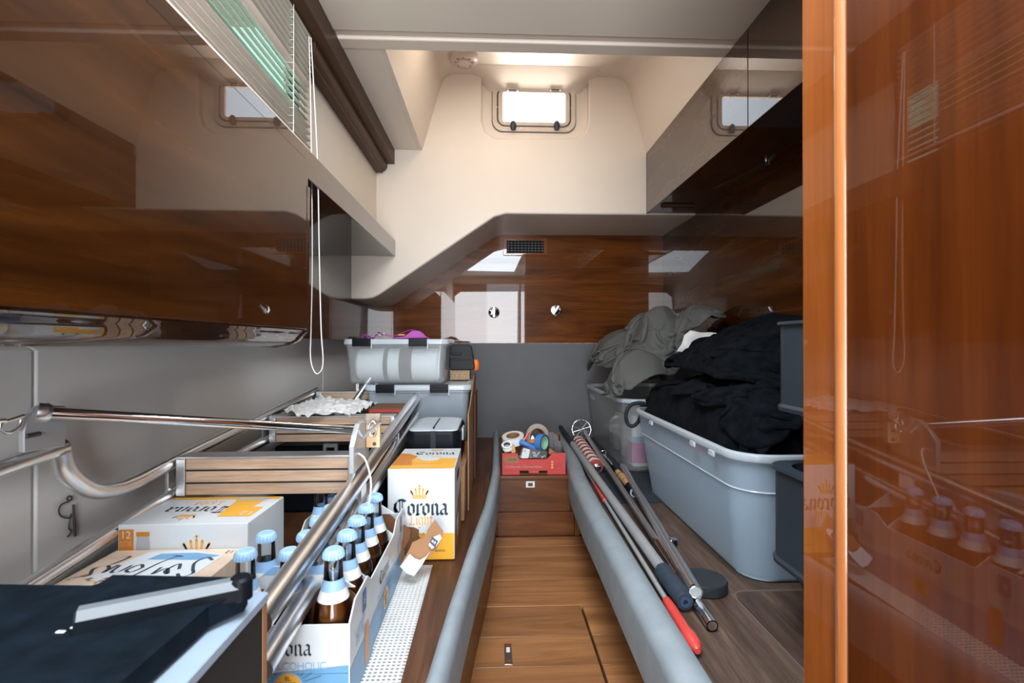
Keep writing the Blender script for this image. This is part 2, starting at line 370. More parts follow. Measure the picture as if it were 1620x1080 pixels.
# floor: teak boards, each a piece
fl = thing('floor', 'varnished teak boards of the narrow cabin floor between the two bunks', 'floor', (0, 0, 0), kind='structure')
yy = -1.3; k = 0
hx0, hx1, hy0, hy1 = -0.20, 0.305, 1.02, 1.672
edges = [2.27, 2.165, 2.06, 1.86, 1.672, 1.50, 1.36, 1.19, 1.02, 0.85, 0.68, 0.5, 0.3, 0.0, -0.4, -0.8, -1.3]
for a, b in zip(edges[:-1], edges[1:]):
    if a <= hy1+1e-6 and b >= hy0-1e-6:
        obj('board', box(BM(), (hx1+0.004, b+.0008, -0.02), (0.46, a-.0008, 0), 0.0008, 1), 'sole_x', fl)
    else:
        obj('board', box(BM(), (-0.9 if b < .55 else -0.22, b+.0008, -0.02), (0.46 if b > .5 else 1.1, a-.0008, 0), 0.0008, 1), 'sole_x', fl)
sub = BM(); box(sub, (-0.9, -1.3, -0.05), (1.14, 3.22, -0.021)); obj('subfloor', sub, 'black_gap', fl)
hp = thing('floor_hatch', 'teak lift-up hatch panel set in the cabin floor with a small chrome latch', 'hatch', (0.06, 1.34, 0))
for a, b in ((1.672, 1.50), (1.50, 1.36), (1.36, 1.19), (1.19, 1.02)):
    obj('board', box(BM(), (hx0+.004, b+.0006+(0.004 if b == 1.02 else 0), -0.018), (hx1-.004, a-.0006-(0.005 if a == 1.672 else 0), -0.0005), 0.0007, 1), 'sole_x', hp, world=True)
lc = atZ(804, 1034, 0.0)
bm = BM(); box(bm, (lc.x-.011, lc.y-.047, -.001), (lc.x+.011, lc.y+.047, 0.0012), 0.0005, 1); lt = obj('latch', bm, 'chrome', hp, world=True, label='chrome recessed floor latch')
bm = BM(); box(bm, (lc.x-.0075, lc.y-.030, .0012), (lc.x+.0075, lc.y+.030, 0.0018)); obj('latch_slot', bm, 'gasket', lt, world=True)
bm = BM(); box(bm, (lc.x-.0055, lc.y+.004, .0018), (lc.x+.0055, lc.y+.026, 0.004), 0.0008, 1); obj('latch_button', bm, 'label_white', lt, world=True)

# aft wall: cream moulding with hatch pocket, underside ledge, wood and grey panels below
def W2(px, py, y=YW): p = atY(px, py, y); return (p.x, p.z)
top = H(1.66)
low = [W2(790, 339), W2(592, 470), W2(560, 472), (-0.90, W2(0, 458)[1] if False else CZ+0.262)]
outer = [(XL-.05, top), (XR+.02, top), (XR+.02, W2(900, 338)[1]), W2(800, 338), W2(782, 343)] + [W2(600, 466), W2(590, 471), W2(576, 473), (XL-.05, W2(576, 473)[1]+.0)]
pocket = [W2(*p) for p in [(762, 88), (762, 190), (768, 208), (784, 218), (910, 218), (925, 209), (931, 190), (931, 88)]]
port = rrect(*[(W2(779, 132)[0]+W2(911, 208)[0])/2, (W2(779, 132)[1]+W2(911, 208)[1])/2, W2(911, 170)[0]-W2(779, 170)[0]-.05, W2(840, 132)[1]-W2(840, 208)[1]-.05], 0.04)
bm = plate(outer, [pocket], YW, YW+0.05, 0.012)
b2 = plate([(-0.1, top), (0.6, top), (0.6, H(1.0)), (-0.1, H(1.0))], [port], YW+0.042, YW+0.06, 0.0)
merge(bm, b2)
lower = [(XR+.02, H(1.0))] + outer[2:] + [(XL-.05, H(1.0))]
b3 = plate(lower, [], YW+0.04, YB-0.001, 0.0); merge(bm, b3)
wb = struct('wall_back', bm, 'cream', 'cream moulded wall at the end of the cabin around the small portlight', 'wall', smooth=35)
wp = thing('wood_panelling', 'glossy dark wood panel on the end wall below the cream ledge', 'wall panel', (0, YB, CZ), kind='structure')
obj('panel', box(BM(), (XL-.05, YB, CZ+0.001), (XR+.02, YB+.02, CZ+0.80), 0.001, 1), 'lacquer_x', wp, world=True)
gp = thing('trim_1', 'matt grey padded panel on the end wall behind the red crate', 'wall panel', (0, YB, CZ), kind='structure')
obj('panel', box(BM(), (XL-.05, YB-.006, -.05), (XR+.02, YB+.02, CZ+0.0008), 0.003, 2), 'vinyl_grey', gp, world=True)
# recess ceiling + its sloping sides
tx0, bx0 = W2(703, 117)[0], W2(668, 239)[0]; tx1, bx1 = W2(990, 117)[0], W2(1022, 240)[0]
rz = H(1.49); cz = H(1.065); ylip = 1.755
bm = BM()
sec = []
def arc(p, c, q, n=4):
    return [tuple((1-t)**2*p[i]+2*t*(1-t)*c[i]+t*t*q[i] for i in range(2)) for t in [k/n for k in range(n+1)]]
prof = [(bx0, cz)] + arc((tx0-.02, rz-.07), (tx0, rz), (tx0+.07, rz)) + arc((tx1-.07, rz), (tx1, rz), (tx1+.02, rz-.07)) + [(bx1, cz)]
full = prof + [(bx1+.02, cz), (bx1+.02, rz+.03), (bx0-.02, rz+.03), (bx0-.02, cz)]
loft(bm, [[(p[0], y, p[1]) for p in full] for y in (YW+.001, ylip)], True, True)
box(bm, (bx0-.02, ylip-.02, cz+.03), (bx1+.02, ylip, rz+.03))
cr = struct('ceiling', bm, 'cream', 'cream recessed ceiling pocket above the portlight', 'ceiling', smooth=50)
# cove between recess ceiling and pocket top (moulding runs forward over the portlight)
bm = BM(); loops = []
for x0, x1 in ((W2(764, 100)[0], W2(929, 100)[0]),):
    pr = [(YW-.0, rz), (YW-.10, rz-.001), (YW-.05, rz-.03), (YW-.0, rz-.05), (YW+.03, rz-.075), (YW+.045, rz-.08), (YW+.045, rz)]
    xm = (x0+x1)/2
    loft(bm, [[(xx, p[0], rz+(p[1]-rz)*f) for p in pr] for xx, f in ((x0-.05, .06), (x0-.01, .35), (x0+.03, .85), (x0+.07, 1), (x1-.07, 1), (x1-.03, .85), (x1+.01, .35), (x1+.05, .06))])
obj('cove', bm, 'cream', cr, smooth=60)
# soffit left and right of the recess, main ceiling, lip
bm = BM(); box(bm, (-0.63, ylip-.03, cz), (bx0-.0201, YW, cz+.03), 0.002, 1); box(bm, (bx1+.0201, ylip-.03, cz), (XR+.02, YW, cz+.03), 0.002, 1)
struct('ceiling_soffit', bm, 'cream_soffit', 'beige soffit strip of the ceiling left of the recess', 'ceiling')
bm = BM(); box(bm, (XL-.05, -1.35, cz), (-0.33, 0.97, cz+.04)); box(bm, (0.37, -1.35, cz), (XR+.02, 0.97, cz+.04))
box(bm, (XL-.05, 0.97, cz), (XR+.02, 1.66, cz+.04)); box(bm, (-0.33, -1.35, cz), (0.37, -0.08, cz+.04))
struct('ceiling_panel', bm, 'cream_soffit', 'wide cream ceiling liner panel in the foreground', 'ceiling')
bm = BM(); box(bm, (-0.60, 1.664, cz+.006), (XR, 1.70, cz+.04), 0.008, 3); box(bm, (-0.60, 1.70, cz-.004), (XR, ylip+.01, cz+.035), 0.008, 3)
struct('trim_2', bm, 'cream', 'rounded cream lip across the ceiling at the front of the recess', 'trim')
bm = BM(); box(bm, (-0.36, -0.1, cz+.05), (0.40, 1.0, cz+.06)); struct('ceiling_hatch_cover', bm, 'cream', 'cream cover over the ceiling opening above the viewer', 'ceiling')

# left side walls
wl = thing('wall_left', 'off-white vinyl lining panels of the left wall above the bunk', 'wall', (XL, 1, BZ), kind='structure')
s1 = atX(55, 640, XL).y; s2 = atX(511, 600, XL).y
for a, b in ((-1.3, s1-.002), (s1+.002, s2-.002), (s2+.002, YB)):
    obj('lining_panel', box(BM(), (XL-.03, a, 0.0), (XL, b, CZ+0.03), 0.006, 3), 'vinyl_white', wl, world=True)
bm = BM(); box(bm, (XL-.05, -1.3, CZ+0.02), (-0.775, YB, CZ+0.56))
struct('wall_left_panelling', bm, 'lacquer_y', 'dark glossy wood lining under the left shelf beside the cupboard', 'wall')
# upper left wall with window opening
wy0, wy1, wz0, wz1 = 0.15, 1.66, H(0.60), H(0.99)
bm = BM(); box(bm, (-0.70, -1.3, H(.55)), (-0.64, wy0, cz)); box(bm, (-0.70, wy1, H(.55)), (-0.64, YW, cz))
box(bm, (-0.70, wy0, H(.55)), (-0.64, wy1, wz0)); box(bm, (-0.70, wy0, wz1), (-0.64, wy1, cz))
struct('wall_left_upper', bm, 'cream_soffit', 'cream wall strip above the left shelf', 'wall')
w1 = thing('window_1', 'long side window behind the slatted blind', 'window', (-0.67, 0.9, wz0), kind='structure')
bm = BM(); box(bm, (-0.672, wy0, wz0), (-0.668, wy1, wz1)); obj('pane', bm, 'pane_green', w1, world=True)  # green tint added to the pane to colour the light on the slats
bm = BM()
for lo, hi in (((wy0, wz0), (wy0+.025, wz1)), ((wy1-.025, wz0), (wy1, wz1)), ((wy0, wz0), (wy1, wz0+.02)), ((wy0, wz1-.02), (wy1, wz1))):
    box(bm, (-0.68, lo[0], lo[1]), (-0.655, hi[0], hi[1]), 0.002, 1)
obj('window_frame', bm, 'gasket', w1, world=True)
bm = BM(); box(bm, (-1.75, -0.4, H(0.35)), (-1.7, 2.6, H(2.7)), 0.02); box(bm, (-1.76, -0.4, H(1.72)), (-1.66, 2.6, H(1.80)), 0.01); box(bm, (-1.76, -0.4, H(2.2)), (-1.66, 2.6, H(2.24)), 0.01)  # made-up panel outside, there to show green between the slats
tag(obj('green_backdrop', bm, 'backdrop_green'), 'added green panel outside that gives the green seen through the blind', 'boat')

# right wall
wr = thing('wall_right', 'glossy dark wood lining of the right wall above the storage tubs', 'wall', (XR, 1.8, BZ), kind='structure')
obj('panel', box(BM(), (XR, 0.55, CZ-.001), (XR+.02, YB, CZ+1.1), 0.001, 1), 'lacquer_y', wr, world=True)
obj('lower_panel', box(BM(), (XR, 0.55, -.05), (XR+.02, YB, CZ-.001), 0.0, 1), 'vinyl_grey', wr, world=True)

# aft end behind the viewer
bm = BM(); box(bm, (XL-.05, -1.36, 0), (-0.62, -1.3, cz+.04)); box(bm, (0.42, -1.36, 0), (XR+.02, -1.3, cz+.04)); box(bm, (-0.62, -1.36, H(.95)), (0.42, -1.3, cz+.04))
struct('wall_front', bm, 'cream', 'cream bulkhead behind the viewer', 'wall')
bm = BM(); box(bm, (-0.62, -1.35, 0), (-0.1, -1.31, H(.95)), .01); struct('door_2', bm, 'lacquer_z', 'wooden cabin door behind the viewer', 'door')
bm = BM(); box(bm, (-0.1, -1.35, 0), (0.42, -1.31, CZ-.3), .01); struct('wall_front_lower', bm, 'vinyl_white', 'white locker front behind the viewer', 'wall')
bm = BM(); box(bm, (0.44, -1.3, 0), (0.47, -0.2, cz)); struct('wall_right_near', bm, 'lacquer_z', 'wood bulkhead behind the near door', 'wall')

# ------------------------------------------------------------------ near door and jamb on the right
DX = 0.385
d1 = thing('door_1', 'glossy orange-brown wooden door edge filling the right foreground', 'door', (DX, 0.2, 0), kind='structure')
yj0 = atX(1336, 540, DX).y; yj1 = atX(1269, 540, DX+.002).y; yb = atX(1320, 540, DX).y
obj('door_leaf', box(BM(), (DX, -0.25, 0), (DX+.045, yj0-.002, cz), 0.003, 2), 'lacquer_z', d1, world=True)
bm = BM(); tube(bm, [(DX+.006, (yj0+yb)/2, 0.0), (DX+.006, (yj0+yb)/2, cz)], 0.0095, 16); obj('edge_bead', bm, 'bead', d1, world=True, label='rounded door edge bead, its highlight coloured in as paler wood')
obj('door_jamb', box(BM(), (DX+.002, yb+.001, 0), (DX+.06, yj1, cz), 0.003, 2), 'lacquer_pale', d1, world=True)
bm = BM(); box(bm, (DX+.04, 0.535, 0), (XR+.02, 0.57, cz)); struct('wall_right_bulkhead', bm, 'lacquer_x', 'wood bulkhead behind the door on the right', 'wall')

# ================================================================== BUNKS
def curve_at(tab, y):
    return float(np.interp(y, [t[0] for t in tab], [t[1] for t in tab]))
LT = [(0.3, -0.165), (0.60, -0.125), (0.82, -0.100), (1.05, -0.083), (1.39, -0.052), (1.73, -0.015), (2.0, 0.002), (2.23, 0.014), (2.6, 0.018), (3.19, 0.022)]
RT = [(0.3, 0.335), (0.82, 0.345), (1.48, 0.356), (1.72, 0.358), (2.07, 0.372), (2.57, 0.415), (3.19, 0.455)]
def bunk(name, label, side, tab, x_wall, y0, mat, rail_w):
    t = thing(name, label, 'bunk', ((x_wall+curve_at(tab, 2))/2, 1.8, 0))
    ys = sorted([y0+(YB-.008-y0)*k/40 for k in range(41)] + [2.2575, 2.2600])
    bm = BM(); lo = []
    for y in ys:
        xe = curve_at(tab, y) - side*rail_w*0.3; xw = x_wall - side*0.002
        xw = x_wall+(.002 if side > 0 else -.002)
        lo.append([(xw, y, BZ-.018), (xe, y, BZ-.018), (xe, y, BZ), (xw, y, BZ)])
    loft(bm, lo); obj('top', bm, mat, t, world=True)
    bm = BM(); lo = []
    for y in ys:
        c = curve_at(tab, y); L = []
        zlo = -.075 if y < 2.259 else .0005
        for x, z in ([(-.5, zlo), (.5, zlo), (.5, .02), (.36, .044), (0, .052), (-.36, .044), (-.5, .02)]):
            L.append((c+x*rail_w, y, BZ+z))
        lo.append(L)
    loft(bm, lo); obj('padded_edge', bm, 'cushion_grey', t, 60, world=True, label='grey vinyl padded edge rail')
    bm = BM(); lo = []
    for y in ys:
        xb = curve_at(tab, y) + (0.0 if side > 0 else 0.045)
        xf = xb if side > 0 else max(0.41, xb)
        lo.append([(xf, y, 0), (xf - side*.02, y, 0), (xb-side*.02, y, BZ-.02), (xb, y, BZ-.02)])
    loft(bm, lo); obj('riser', bm, 'satin_x', t, world=True)
    return t
bl = bunk('bunk', 'left bunk base with reddish walnut top and curved grey padded edge', 1, LT, XL, 0.60, 'walnut_red', 0.040)
br = bunk('bunk', 'right bunk base with grey-brown woodgrain top and wide grey padded edge', -1, RT, XR, 0.575, 'walnut_y', 0.075)
# lift-up panel outline let into the right bunk top
L = rrect(0.845, 0.89, 0.52, 0.60, 0.04); 
bm = BM(); loft(bm, [[(x, y, BZ) for x, y in rrect(0.845, 0.89, .52, .60, .04)], [(x, y, BZ+.0025) for x, y in rrect(.845, .89, .518, .598, .04)], [(x, y, BZ+.0025) for x, y in rrect(.845, .89, .510, .590, .037)], [(x, y, BZ+.0004) for x, y in rrect(.845, .89, .508, .588, .036)]], False, False)
obj('panel_edging', bm, 'taupe', br, world=True)
bm = BM(); loft(bm, [[(x, y, BZ) for x, y in rrect(.845, .89, .504, .584, .035)], [(x, y, BZ+.0018) for x, y in rrect(.845, .89, .503, .583, .035)]]); obj('lift_up_panel', bm, 'walnut_y', br, world=True)
# step between the bunks
st = thing('step_locker', 'brown wooden locker between the bunks that carries the red crate', 'locker', (0.2, 2.7, 0))
obj('top', box(BM(), (0.025, 2.262, BZ-.02), (0.405, YB-.008, BZ-.001), 0.004, 2), 'satin_x', st, world=True)
fz = lambda py: atY(840, py, 2.27).z
obj('front', box(BM(), (-.03, 2.285, 0.001), (0.434, 2.30, BZ-.08)), 'satin_x', st, world=True)
dx1 = atY(913, 800, 2.27).x-.032; dz0, dz1 = fz(809), fz(758)
dr = obj('drawer', box(BM(), (0.022, 2.27, dz0), (dx1, 2.2845, dz1), 0.0015, 1), 'satin_x', st, world=True)
obj('lower_panel', box(BM(), (0.022, 2.272, fz(848)), (dx1+.018, 2.2845, dz0-.003), 0.0015, 1), 'satin_x', st, world=True)
obj('side_stile', box(BM(), (dx1+.0025, 2.272, dz0), (dx1+.018, 2.2845, dz1), 0.001, 1), 'satin_x', st, world=True)
obj('corner_stile', box(BM(), (dx1+.020, 2.272, 0.001), (0.409, 2.2845, dz1), 0.001, 1), 'satin_x', st, world=True)
obj('plinth', box(BM(), (0.022, 2.262, 0.001), (dx1+.018, 2.2845, fz(849)), 0.001, 1), 'satin_x', st, world=True)
a, b = atY(832, 771, 2.268), atY(846, 761, 2.268)
lk = obj('latch', box(BM(), (a.x, 2.266, a.z), (b.x, 2.2705, b.z), 0.001, 1), 'white_plastic', dr, world=True)
obj('latch_slot', box(BM(), (a.x+.010, 2.2645, a.z+.007), (b.x-.010, 2.266, b.z-.007)), 'gasket', st, world=True)

# ================================================================== LEFT CUPBOARD, SHELF, BLIND
CX = -0.536; cy1 = atX(487, 420, CX).y
cl = thing('wall_cupboard', 'long dark glossy wood cupboard on the left wall with rounded lower edge', 'cupboard', (-.65, .6, CZ))
zb = atX(487, 523, CX).z
bm = BM()
prof = [(-.77, zb-.012), (-.66, zb-.044)] + [(-.62, zb-.046), (-.585, zb-.040), (-.560, zb-.026), (-.545, zb-.008), (CX, zb)] + [(CX, H(.53)), (-.77, H(.53))]
loft(bm, [[(p[0], y, p[1]) for p in prof] for y in (-.45, cy1-.018)])
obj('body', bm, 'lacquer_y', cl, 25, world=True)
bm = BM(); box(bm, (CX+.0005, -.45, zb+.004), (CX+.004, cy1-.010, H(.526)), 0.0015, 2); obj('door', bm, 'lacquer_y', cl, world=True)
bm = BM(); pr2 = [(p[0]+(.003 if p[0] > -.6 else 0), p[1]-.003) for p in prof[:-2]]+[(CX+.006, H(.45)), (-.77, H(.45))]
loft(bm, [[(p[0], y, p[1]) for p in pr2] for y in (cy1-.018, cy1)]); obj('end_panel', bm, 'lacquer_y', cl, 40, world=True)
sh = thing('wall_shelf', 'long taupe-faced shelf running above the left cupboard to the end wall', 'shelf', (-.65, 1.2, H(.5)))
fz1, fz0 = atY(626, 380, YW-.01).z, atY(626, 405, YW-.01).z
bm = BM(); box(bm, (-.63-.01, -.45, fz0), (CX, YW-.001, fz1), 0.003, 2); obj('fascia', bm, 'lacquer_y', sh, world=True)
bm = BM(); box(bm, (-.775, -.45, fz0+.002), (-.641, YW-.001, fz0+.03)); obj('underside', bm, 'lacquer_y', sh, world=True)

# slatted blind
bx, by0, by1 = -0.592, 0.18, 1.575
zt_, zb_ = H(1.02), H(.615)
bd = thing('venetian_blind', 'beige slatted blind hanging over the left side window', 'blind', (bx, .9, zb_))
obj('head_rail', box(BM(), (bx-.016, by0, zt_), (bx+.016, by1, zt_+.028), .003, 1), 'slat_beige', bd, world=True)
NS = 18
for k in range(NS):
    z = zb_ + (zt_-zb_-.01)*(k+.3)/NS
    tilt = math.radians(26 if k > 8 else (-30 if k > 3 else 8))
    bm = BM(); L = []
    for t in (-1, -.5, 0, .5, 1):
        L.append((t*.0125*math.cos(tilt), t*.0125*math.sin(tilt) + (1-t*t)*.0030))
    L2 = [(x, zz-.0006) for x, zz in reversed(L)]
    loft(bm, [[(bx+x, y, z+zz) for x, zz in L+L2] for y in (by0+.005, by1-.004)])
    obj('slat', bm, 'slat_beige', bd, 60, world=True)
obj('bottom_rail', box(BM(), (bx-.013, by0, zb_-.012), (bx+.013, by1-.002, zb_), .004, 2), 'slat_beige', bd, world=True)
for yy in (atX(457, 120, bx).y, 0.8):
    bm = BM()
    for sx in (-.0135, .0135): tube(bm, [(bx+sx, yy, zb_-.005), (bx+sx, yy, zt_)], .0012, 6)
    for k in range(NS):
        z = zb_ + (zt_-zb_-.01)*(k+.3)/NS; tube(bm, [(bx-.0135, yy, z-.004), (bx+.0135, yy, z-.004)], .0008, 5)
    obj('ladder_cord', bm, 'cord_white', bd, world=True)
pc = thing('pull_cord', 'white looped pull cord hanging beside the left cupboard', 'cord', (CX, 1.5, H(.4)))
yq = 1.52
pts = [atY(489, 58, yq), atY(492, 200, yq), atY(494, 400, yq), atY(492, 520, yq), atY(491, 560, yq), atY(494, 580, yq), atY(501, 591, yq), atY(509, 584, yq), atY(511, 565, yq), atY(508, 520, yq), atY(505, 400, yq), atY(502, 250, yq), atY(492, 60, yq)]
bm = BM(); tube(bm, smoothp(pts, 8), .0018, 8); obj('cord', bm, 'cord_white', pc, world=True)

# roller tube and brown batten
a = atY(600, 262, YW-.06)
rs = thing('roller_shade', 'rolled brown fabric shade under the wooden batten, upper left', 'shade', (a.x, 1.9, a.z))
RC = Vector((-.612, 0, H(.972)))
bm = BM(); tube(bm, [(RC.x, 1.60, RC.z), (RC.x, YW-.012, RC.z)], .034, 24); obj('roll', bm, 'brown_trim', rs, world=True)
bm = BM(); box(bm, (-.638, 1.60, H(.93)), (-.60, YW-.014, H(.955)), .006, 2); obj('hem_bar', bm, 'brown_trim', rs, world=True)
a1 = atY(624, 259, YW-.01); a0 = atY(604, 240, YW-.01)
bm = BM(); box(bm, (a0.x, 1.0, a1.z), (a1.x, YW-.002, cz-.0005), .002, 1); struct('trim_3', bm, 'brown_trim', 'dark brown wooden batten along the upper left ceiling edge', 'trim')
bm = BM(); box(bm, (-.64, 1.0, H(1.03)), (a0.x-.001, YW-.002, cz-.0005)); struct('trim_4', bm, 'black_gap', 'black block put in for the shaded gap between the brown batten and the left wall', 'trim')  # solid black block stands in for the shade in this gap

# ================================================================== RIGHT CABINET
RX = W2(1022, 240)[0]; rzt, rzb = cz-.001, W2(1022, 337)[1]
rc = thing('wall_cabinet', 'glossy dark wood overhead cabinet on the right wall reflecting the portlight', 'cabinet', (RX+.15, 1.8, rzb))
ysm = atX(1183, 120, RX).y
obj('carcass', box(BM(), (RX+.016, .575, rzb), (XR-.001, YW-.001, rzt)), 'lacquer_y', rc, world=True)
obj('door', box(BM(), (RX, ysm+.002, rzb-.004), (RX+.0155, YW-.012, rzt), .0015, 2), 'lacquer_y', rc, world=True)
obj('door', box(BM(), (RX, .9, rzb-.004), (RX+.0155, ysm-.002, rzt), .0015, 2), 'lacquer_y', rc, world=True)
obj('end_stile', box(BM(), (RX, YW-.010, rzb-.004), (RX+.0155, YW-.001, rzt), .001, 1), 'lacquer_y', rc, world=True)
obj('hinge', box(BM(), (RX+.03, 2.50, rzb-.012), (RX+.20, 2.53, rzb-.0005), .002), 'brown_trim', rc, world=True)
# ================================================================== PORTLIGHT
c = W2(845, 170, YW+.03); ww = W2(911, 170, YW+.03)[0]-W2(779, 170, YW+.03)[0]; hh = W2(845, 132, YW+.03)[1]-W2(845, 208, YW+.03)[1]
w2 = thing('window_2', 'small rounded rectangular portlight high on the end wall with daylight behind', 'window', (c[0], YW+.04, c[1]), kind='structure')
yf = YW+.042
bm = plate(rrect(c[0], c[1], ww, hh, .06, 8), [rrect(c[0], c[1], ww-.052, hh-.052, .045, 8)], yf-.014, yf, .004); obj('outer_frame', bm, 'frame_beige', w2, world=True)
bm = plate(rrect(c[0], c[1], ww+.006, hh+.006, .062, 8), [rrect(c[0], c[1], ww-.02, hh-.02, .05, 8)], yf-.003, yf+.001, 0); obj('outer_seal', bm, 'gasket', w2, world=True)
bm = plate(rrect(c[0], c[1], ww-.052, hh-.052, .045, 8), [rrect(c[0], c[1], ww-.070, hh-.070, .035, 8)], yf-.010, yf+.012, 0); obj('seal', bm, 'gasket', w2, world=True)
bm = plate(rrect(c[0], c[1]-.001, ww-.066, hh-.066, .040, 8), [rrect(c[0], c[1], ww-.116, hh-.104, .014, 6)], yf-.016, yf+.010, .004); obj('inner_frame', bm, 'frame_beige', w2, world=True)
bm = plate(rrect(c[0], c[1], ww-.10, hh-.09, .014, 6), [], yf-.002, yf+.002, 0); obj('pane', bm, 'pane', w2, world=True)
for px in (811, 878.5):
    p = W2(px, 139, yf-.02); bm = BM(); box(bm, (p[0]-.032, yf-.024, p[1]-.014), (p[0]+.032, yf-.012, p[1]+.016), .005, 3)
    for s in (-1, 1): box(bm, (p[0]+s*.027-.006, yf-.028, p[1]-.018), (p[0]+s*.027+.006, yf-.012, p[1]+.006), .002, 1)
    hg = obj('hinge', bm, 'frame_beige', w2, world=True)
    bm = BM(); tube(bm, [(p[0]-.034, yf-.022, p[1]-.014), (p[0]+.034, yf-.022, p[1]-.014)], .004, 8); obj('hinge_pin', bm, 'gasket', hg, world=True)
for px in (812, 881):
    p = W2(px, 198, yf-.03); bm = BM()
    lathe(bm, [(.001, -.028), (.012, -.026), (.017, -.012), (.017, .004), (.012, .020), (.001, .027)], 16, Matrix.Translation((p[0], yf-.028, p[1])) @ Matrix.Scale(.75, 4, (0, 1, 0)))
    obj('latch_knob', bm, 'bin_grey', w2, world=True)
for px, py in ((789, 140), (825, 137), (865, 138), (900, 142), (786, 169), (904, 171), (790, 197), (825, 202), (865, 202), (900, 199)):
    p = W2(px, py, yf-.015); bm = BM(); lathe(bm, [(.0042, 0), (.0036, .002), (.001, .0025)], 10, axis_to((p[0], yf-.0138, p[1]), (0, -1, 0))); obj('screw', bm, 'aluminium', w2, world=True)

# smoke detector
p = atZ(734, 92, rz-.006); sd = thing('smoke_detector', 'round cream smoke detector on the recess ceiling left of the portlight', 'smoke detector', (p.x, p.y, rz-.0005))
bm = BM(); lathe(bm, [(.078, 0), (.078, -.012), (.070, -.024), (.052, -.030), (.050, -.027), (.034, -.027), (.032, -.036), (.020, -.039), (.001, -.040)], 32); obj('body', bm, 'frame_beige', sd)
for k in range(8):
    a = k*PI/4; bm = BM(); box(bm, (.038, -.002, -.030), (.048, .002, -.0265), rot=None); bm.transform(Matrix.Rotation(a, 4, 'Z')); obj('vent_slot', bm, 'taupe', sd)

# air vent + two knobs on the wood panelling
a, b = atY(796, 404, YB-.004), atY(866, 377, YB-.004)
av = thing('air_vent', 'orange-brown framed black louvre vent on the end-wall wood panel', 'vent', ((a.x+b.x)/2, YB, a.z))
cxx, czz, w_, h_ = (a.x+b.x)/2, (a.z+b.z)/2, b.x-a.x, b.z-a.z
bm = plate(rrect(cxx, czz, w_, h_, .008), [rrect(cxx, czz, w_-.05, h_-.036, .003)], YB-.013, YB-.001, .002); obj('frame', bm, 'lacquer_pale', av, world=True)
bm = BM(); box(bm, (cxx-w_/2+.02, YB-.003, czz-h_/2+.014), (cxx+w_/2-.02, YB-.001, czz+h_/2-.014)); obj('backing', bm, 'black_gap', av, world=True)
for k in range(5):
    z = czz-h_/2+.024+k*(h_-.048)/4; bm = BM(); box(bm, (cxx-w_/2+.025, YB-.011, z-.0025), (cxx+w_/2-.025, YB-.004, z+.0025), rot=Matrix.Rotation(.5, 3, 'X')); obj('louvre', bm, 'black_plastic', av, world=True)
for k in range(11):
    x = cxx-w_/2+.034+k*(w_-.068)/10; bm = BM(); box(bm, (x-.001, YB-.0045, czz-h_/2+.018), (x+.001, YB-.003, czz+h_/2-.018)); obj('fin', bm, 'ink_grey', av, world=True)
for px, py, rr, lab in ((781.5, 494, 0.0, 'round chrome turn knob with vertical bar, below the vent'), (879, 491, 0.6, 'round chrome turn knob with tilted bar, right of the vent')):
    p = atY(px, py, YB); t = thing('turn_knob', lab, 'knob', (p.x, YB-.001, p.z))
    bm = BM(); lathe(bm, [(.037, 0), (.036, .006), (.030, .010), (.001, .011)], 24, axis_to((0, 0, 0), (0, -1, 0))); obj('rose', bm, 'chrome', t)
    bm = BM(); box(bm, (-.009, -.034, -.034), (.009, -.010, .034), .004, 2); bm.transform(Matrix.Rotation(rr, 4, 'Y')); obj('grip', bm, 'steel', t)

# ================================================================== BOXES ON THE LEFT BUNK
def carton(name, label, x0, x1, y0, y1, z0, z1, mats='carton_white', bev=.0025):
    t = thing(name, label, 'box', ((x0+x1)/2, (y0+y1)/2, z0))
    obj('carton', box(BM(), (x0, y0, z0), (x1, y1, z1), bev, 2), mats, t, world=True)
    # the closing seam round the top edge
    return t
EPS = .0008
# 1: standing twelve-pack, front face square to the viewer
A = atZ(612, 888, BZ); B = atZ(724, 890, BZ)
yA = A.y; xA, xB = atY(613, 800, yA).x, atY(719.5, 800, yA).x; zA = atY(700, 741, yA).z; yA2 = atZ(700, 709, zA).y
b1 = carton('beer_carton', 'tall white twelve-pack beer carton with orange base standing on the left bunk', xA, xB, yA, yA2, BZ+.0035, zA)
cxA = (xA+xB)/2; wA = xB-xA; hA = zA-BZ
def front(bmq, x, z, par, mat, name, y=None, u=(1, 0, 0)):
    return obj(name, onto(bmq, (x, (yA if y is None else y), z), u, (0, 0, 1)), mat, par, smooth=0, world=True)
front(quad(wA-.004, hA*.285), cxA, BZ+.004+hA*.1425, b1, 'carton_orange', 'orange_band')
front(blackletter('Corona', .0318, .25), cxA-.001, BZ+hA*.50, b1, 'ink_navy', 'brand_lettering', y=yA-.0003)
front(blackletter('Light', .0210, .17), cxA, BZ+hA*.395, b1, 'ink_orange', 'product_lettering', y=yA-.0003)
front(crown(.055), cxA-.005, BZ+hA*.705, b1, 'ink_orange', 'crown_emblem', y=yA-.0003)
front(text_mesh('LA\nCERVEZA\nMAS FINA', .011), cxA+.004, BZ+hA*.25, b1, 'ink_navy', 'small_print', y=yA-.0006)
front(text_mesh('BARREL', .009), cxA+.055, BZ+hA*.11, b1, 'ink_navy', 'small_print', y=yA-.0006)
# kraft patch and torn opening at its lower left
front(poly([(-.055, -.05), (.03, -.05), (.036, -.01), (.034, .035), (.02, .042), (-.02, .044), (-.055, .044)]), xA+.055, BZ+.055, b1, 'kraft_dark', 'torn_opening', y=yA-.0009)
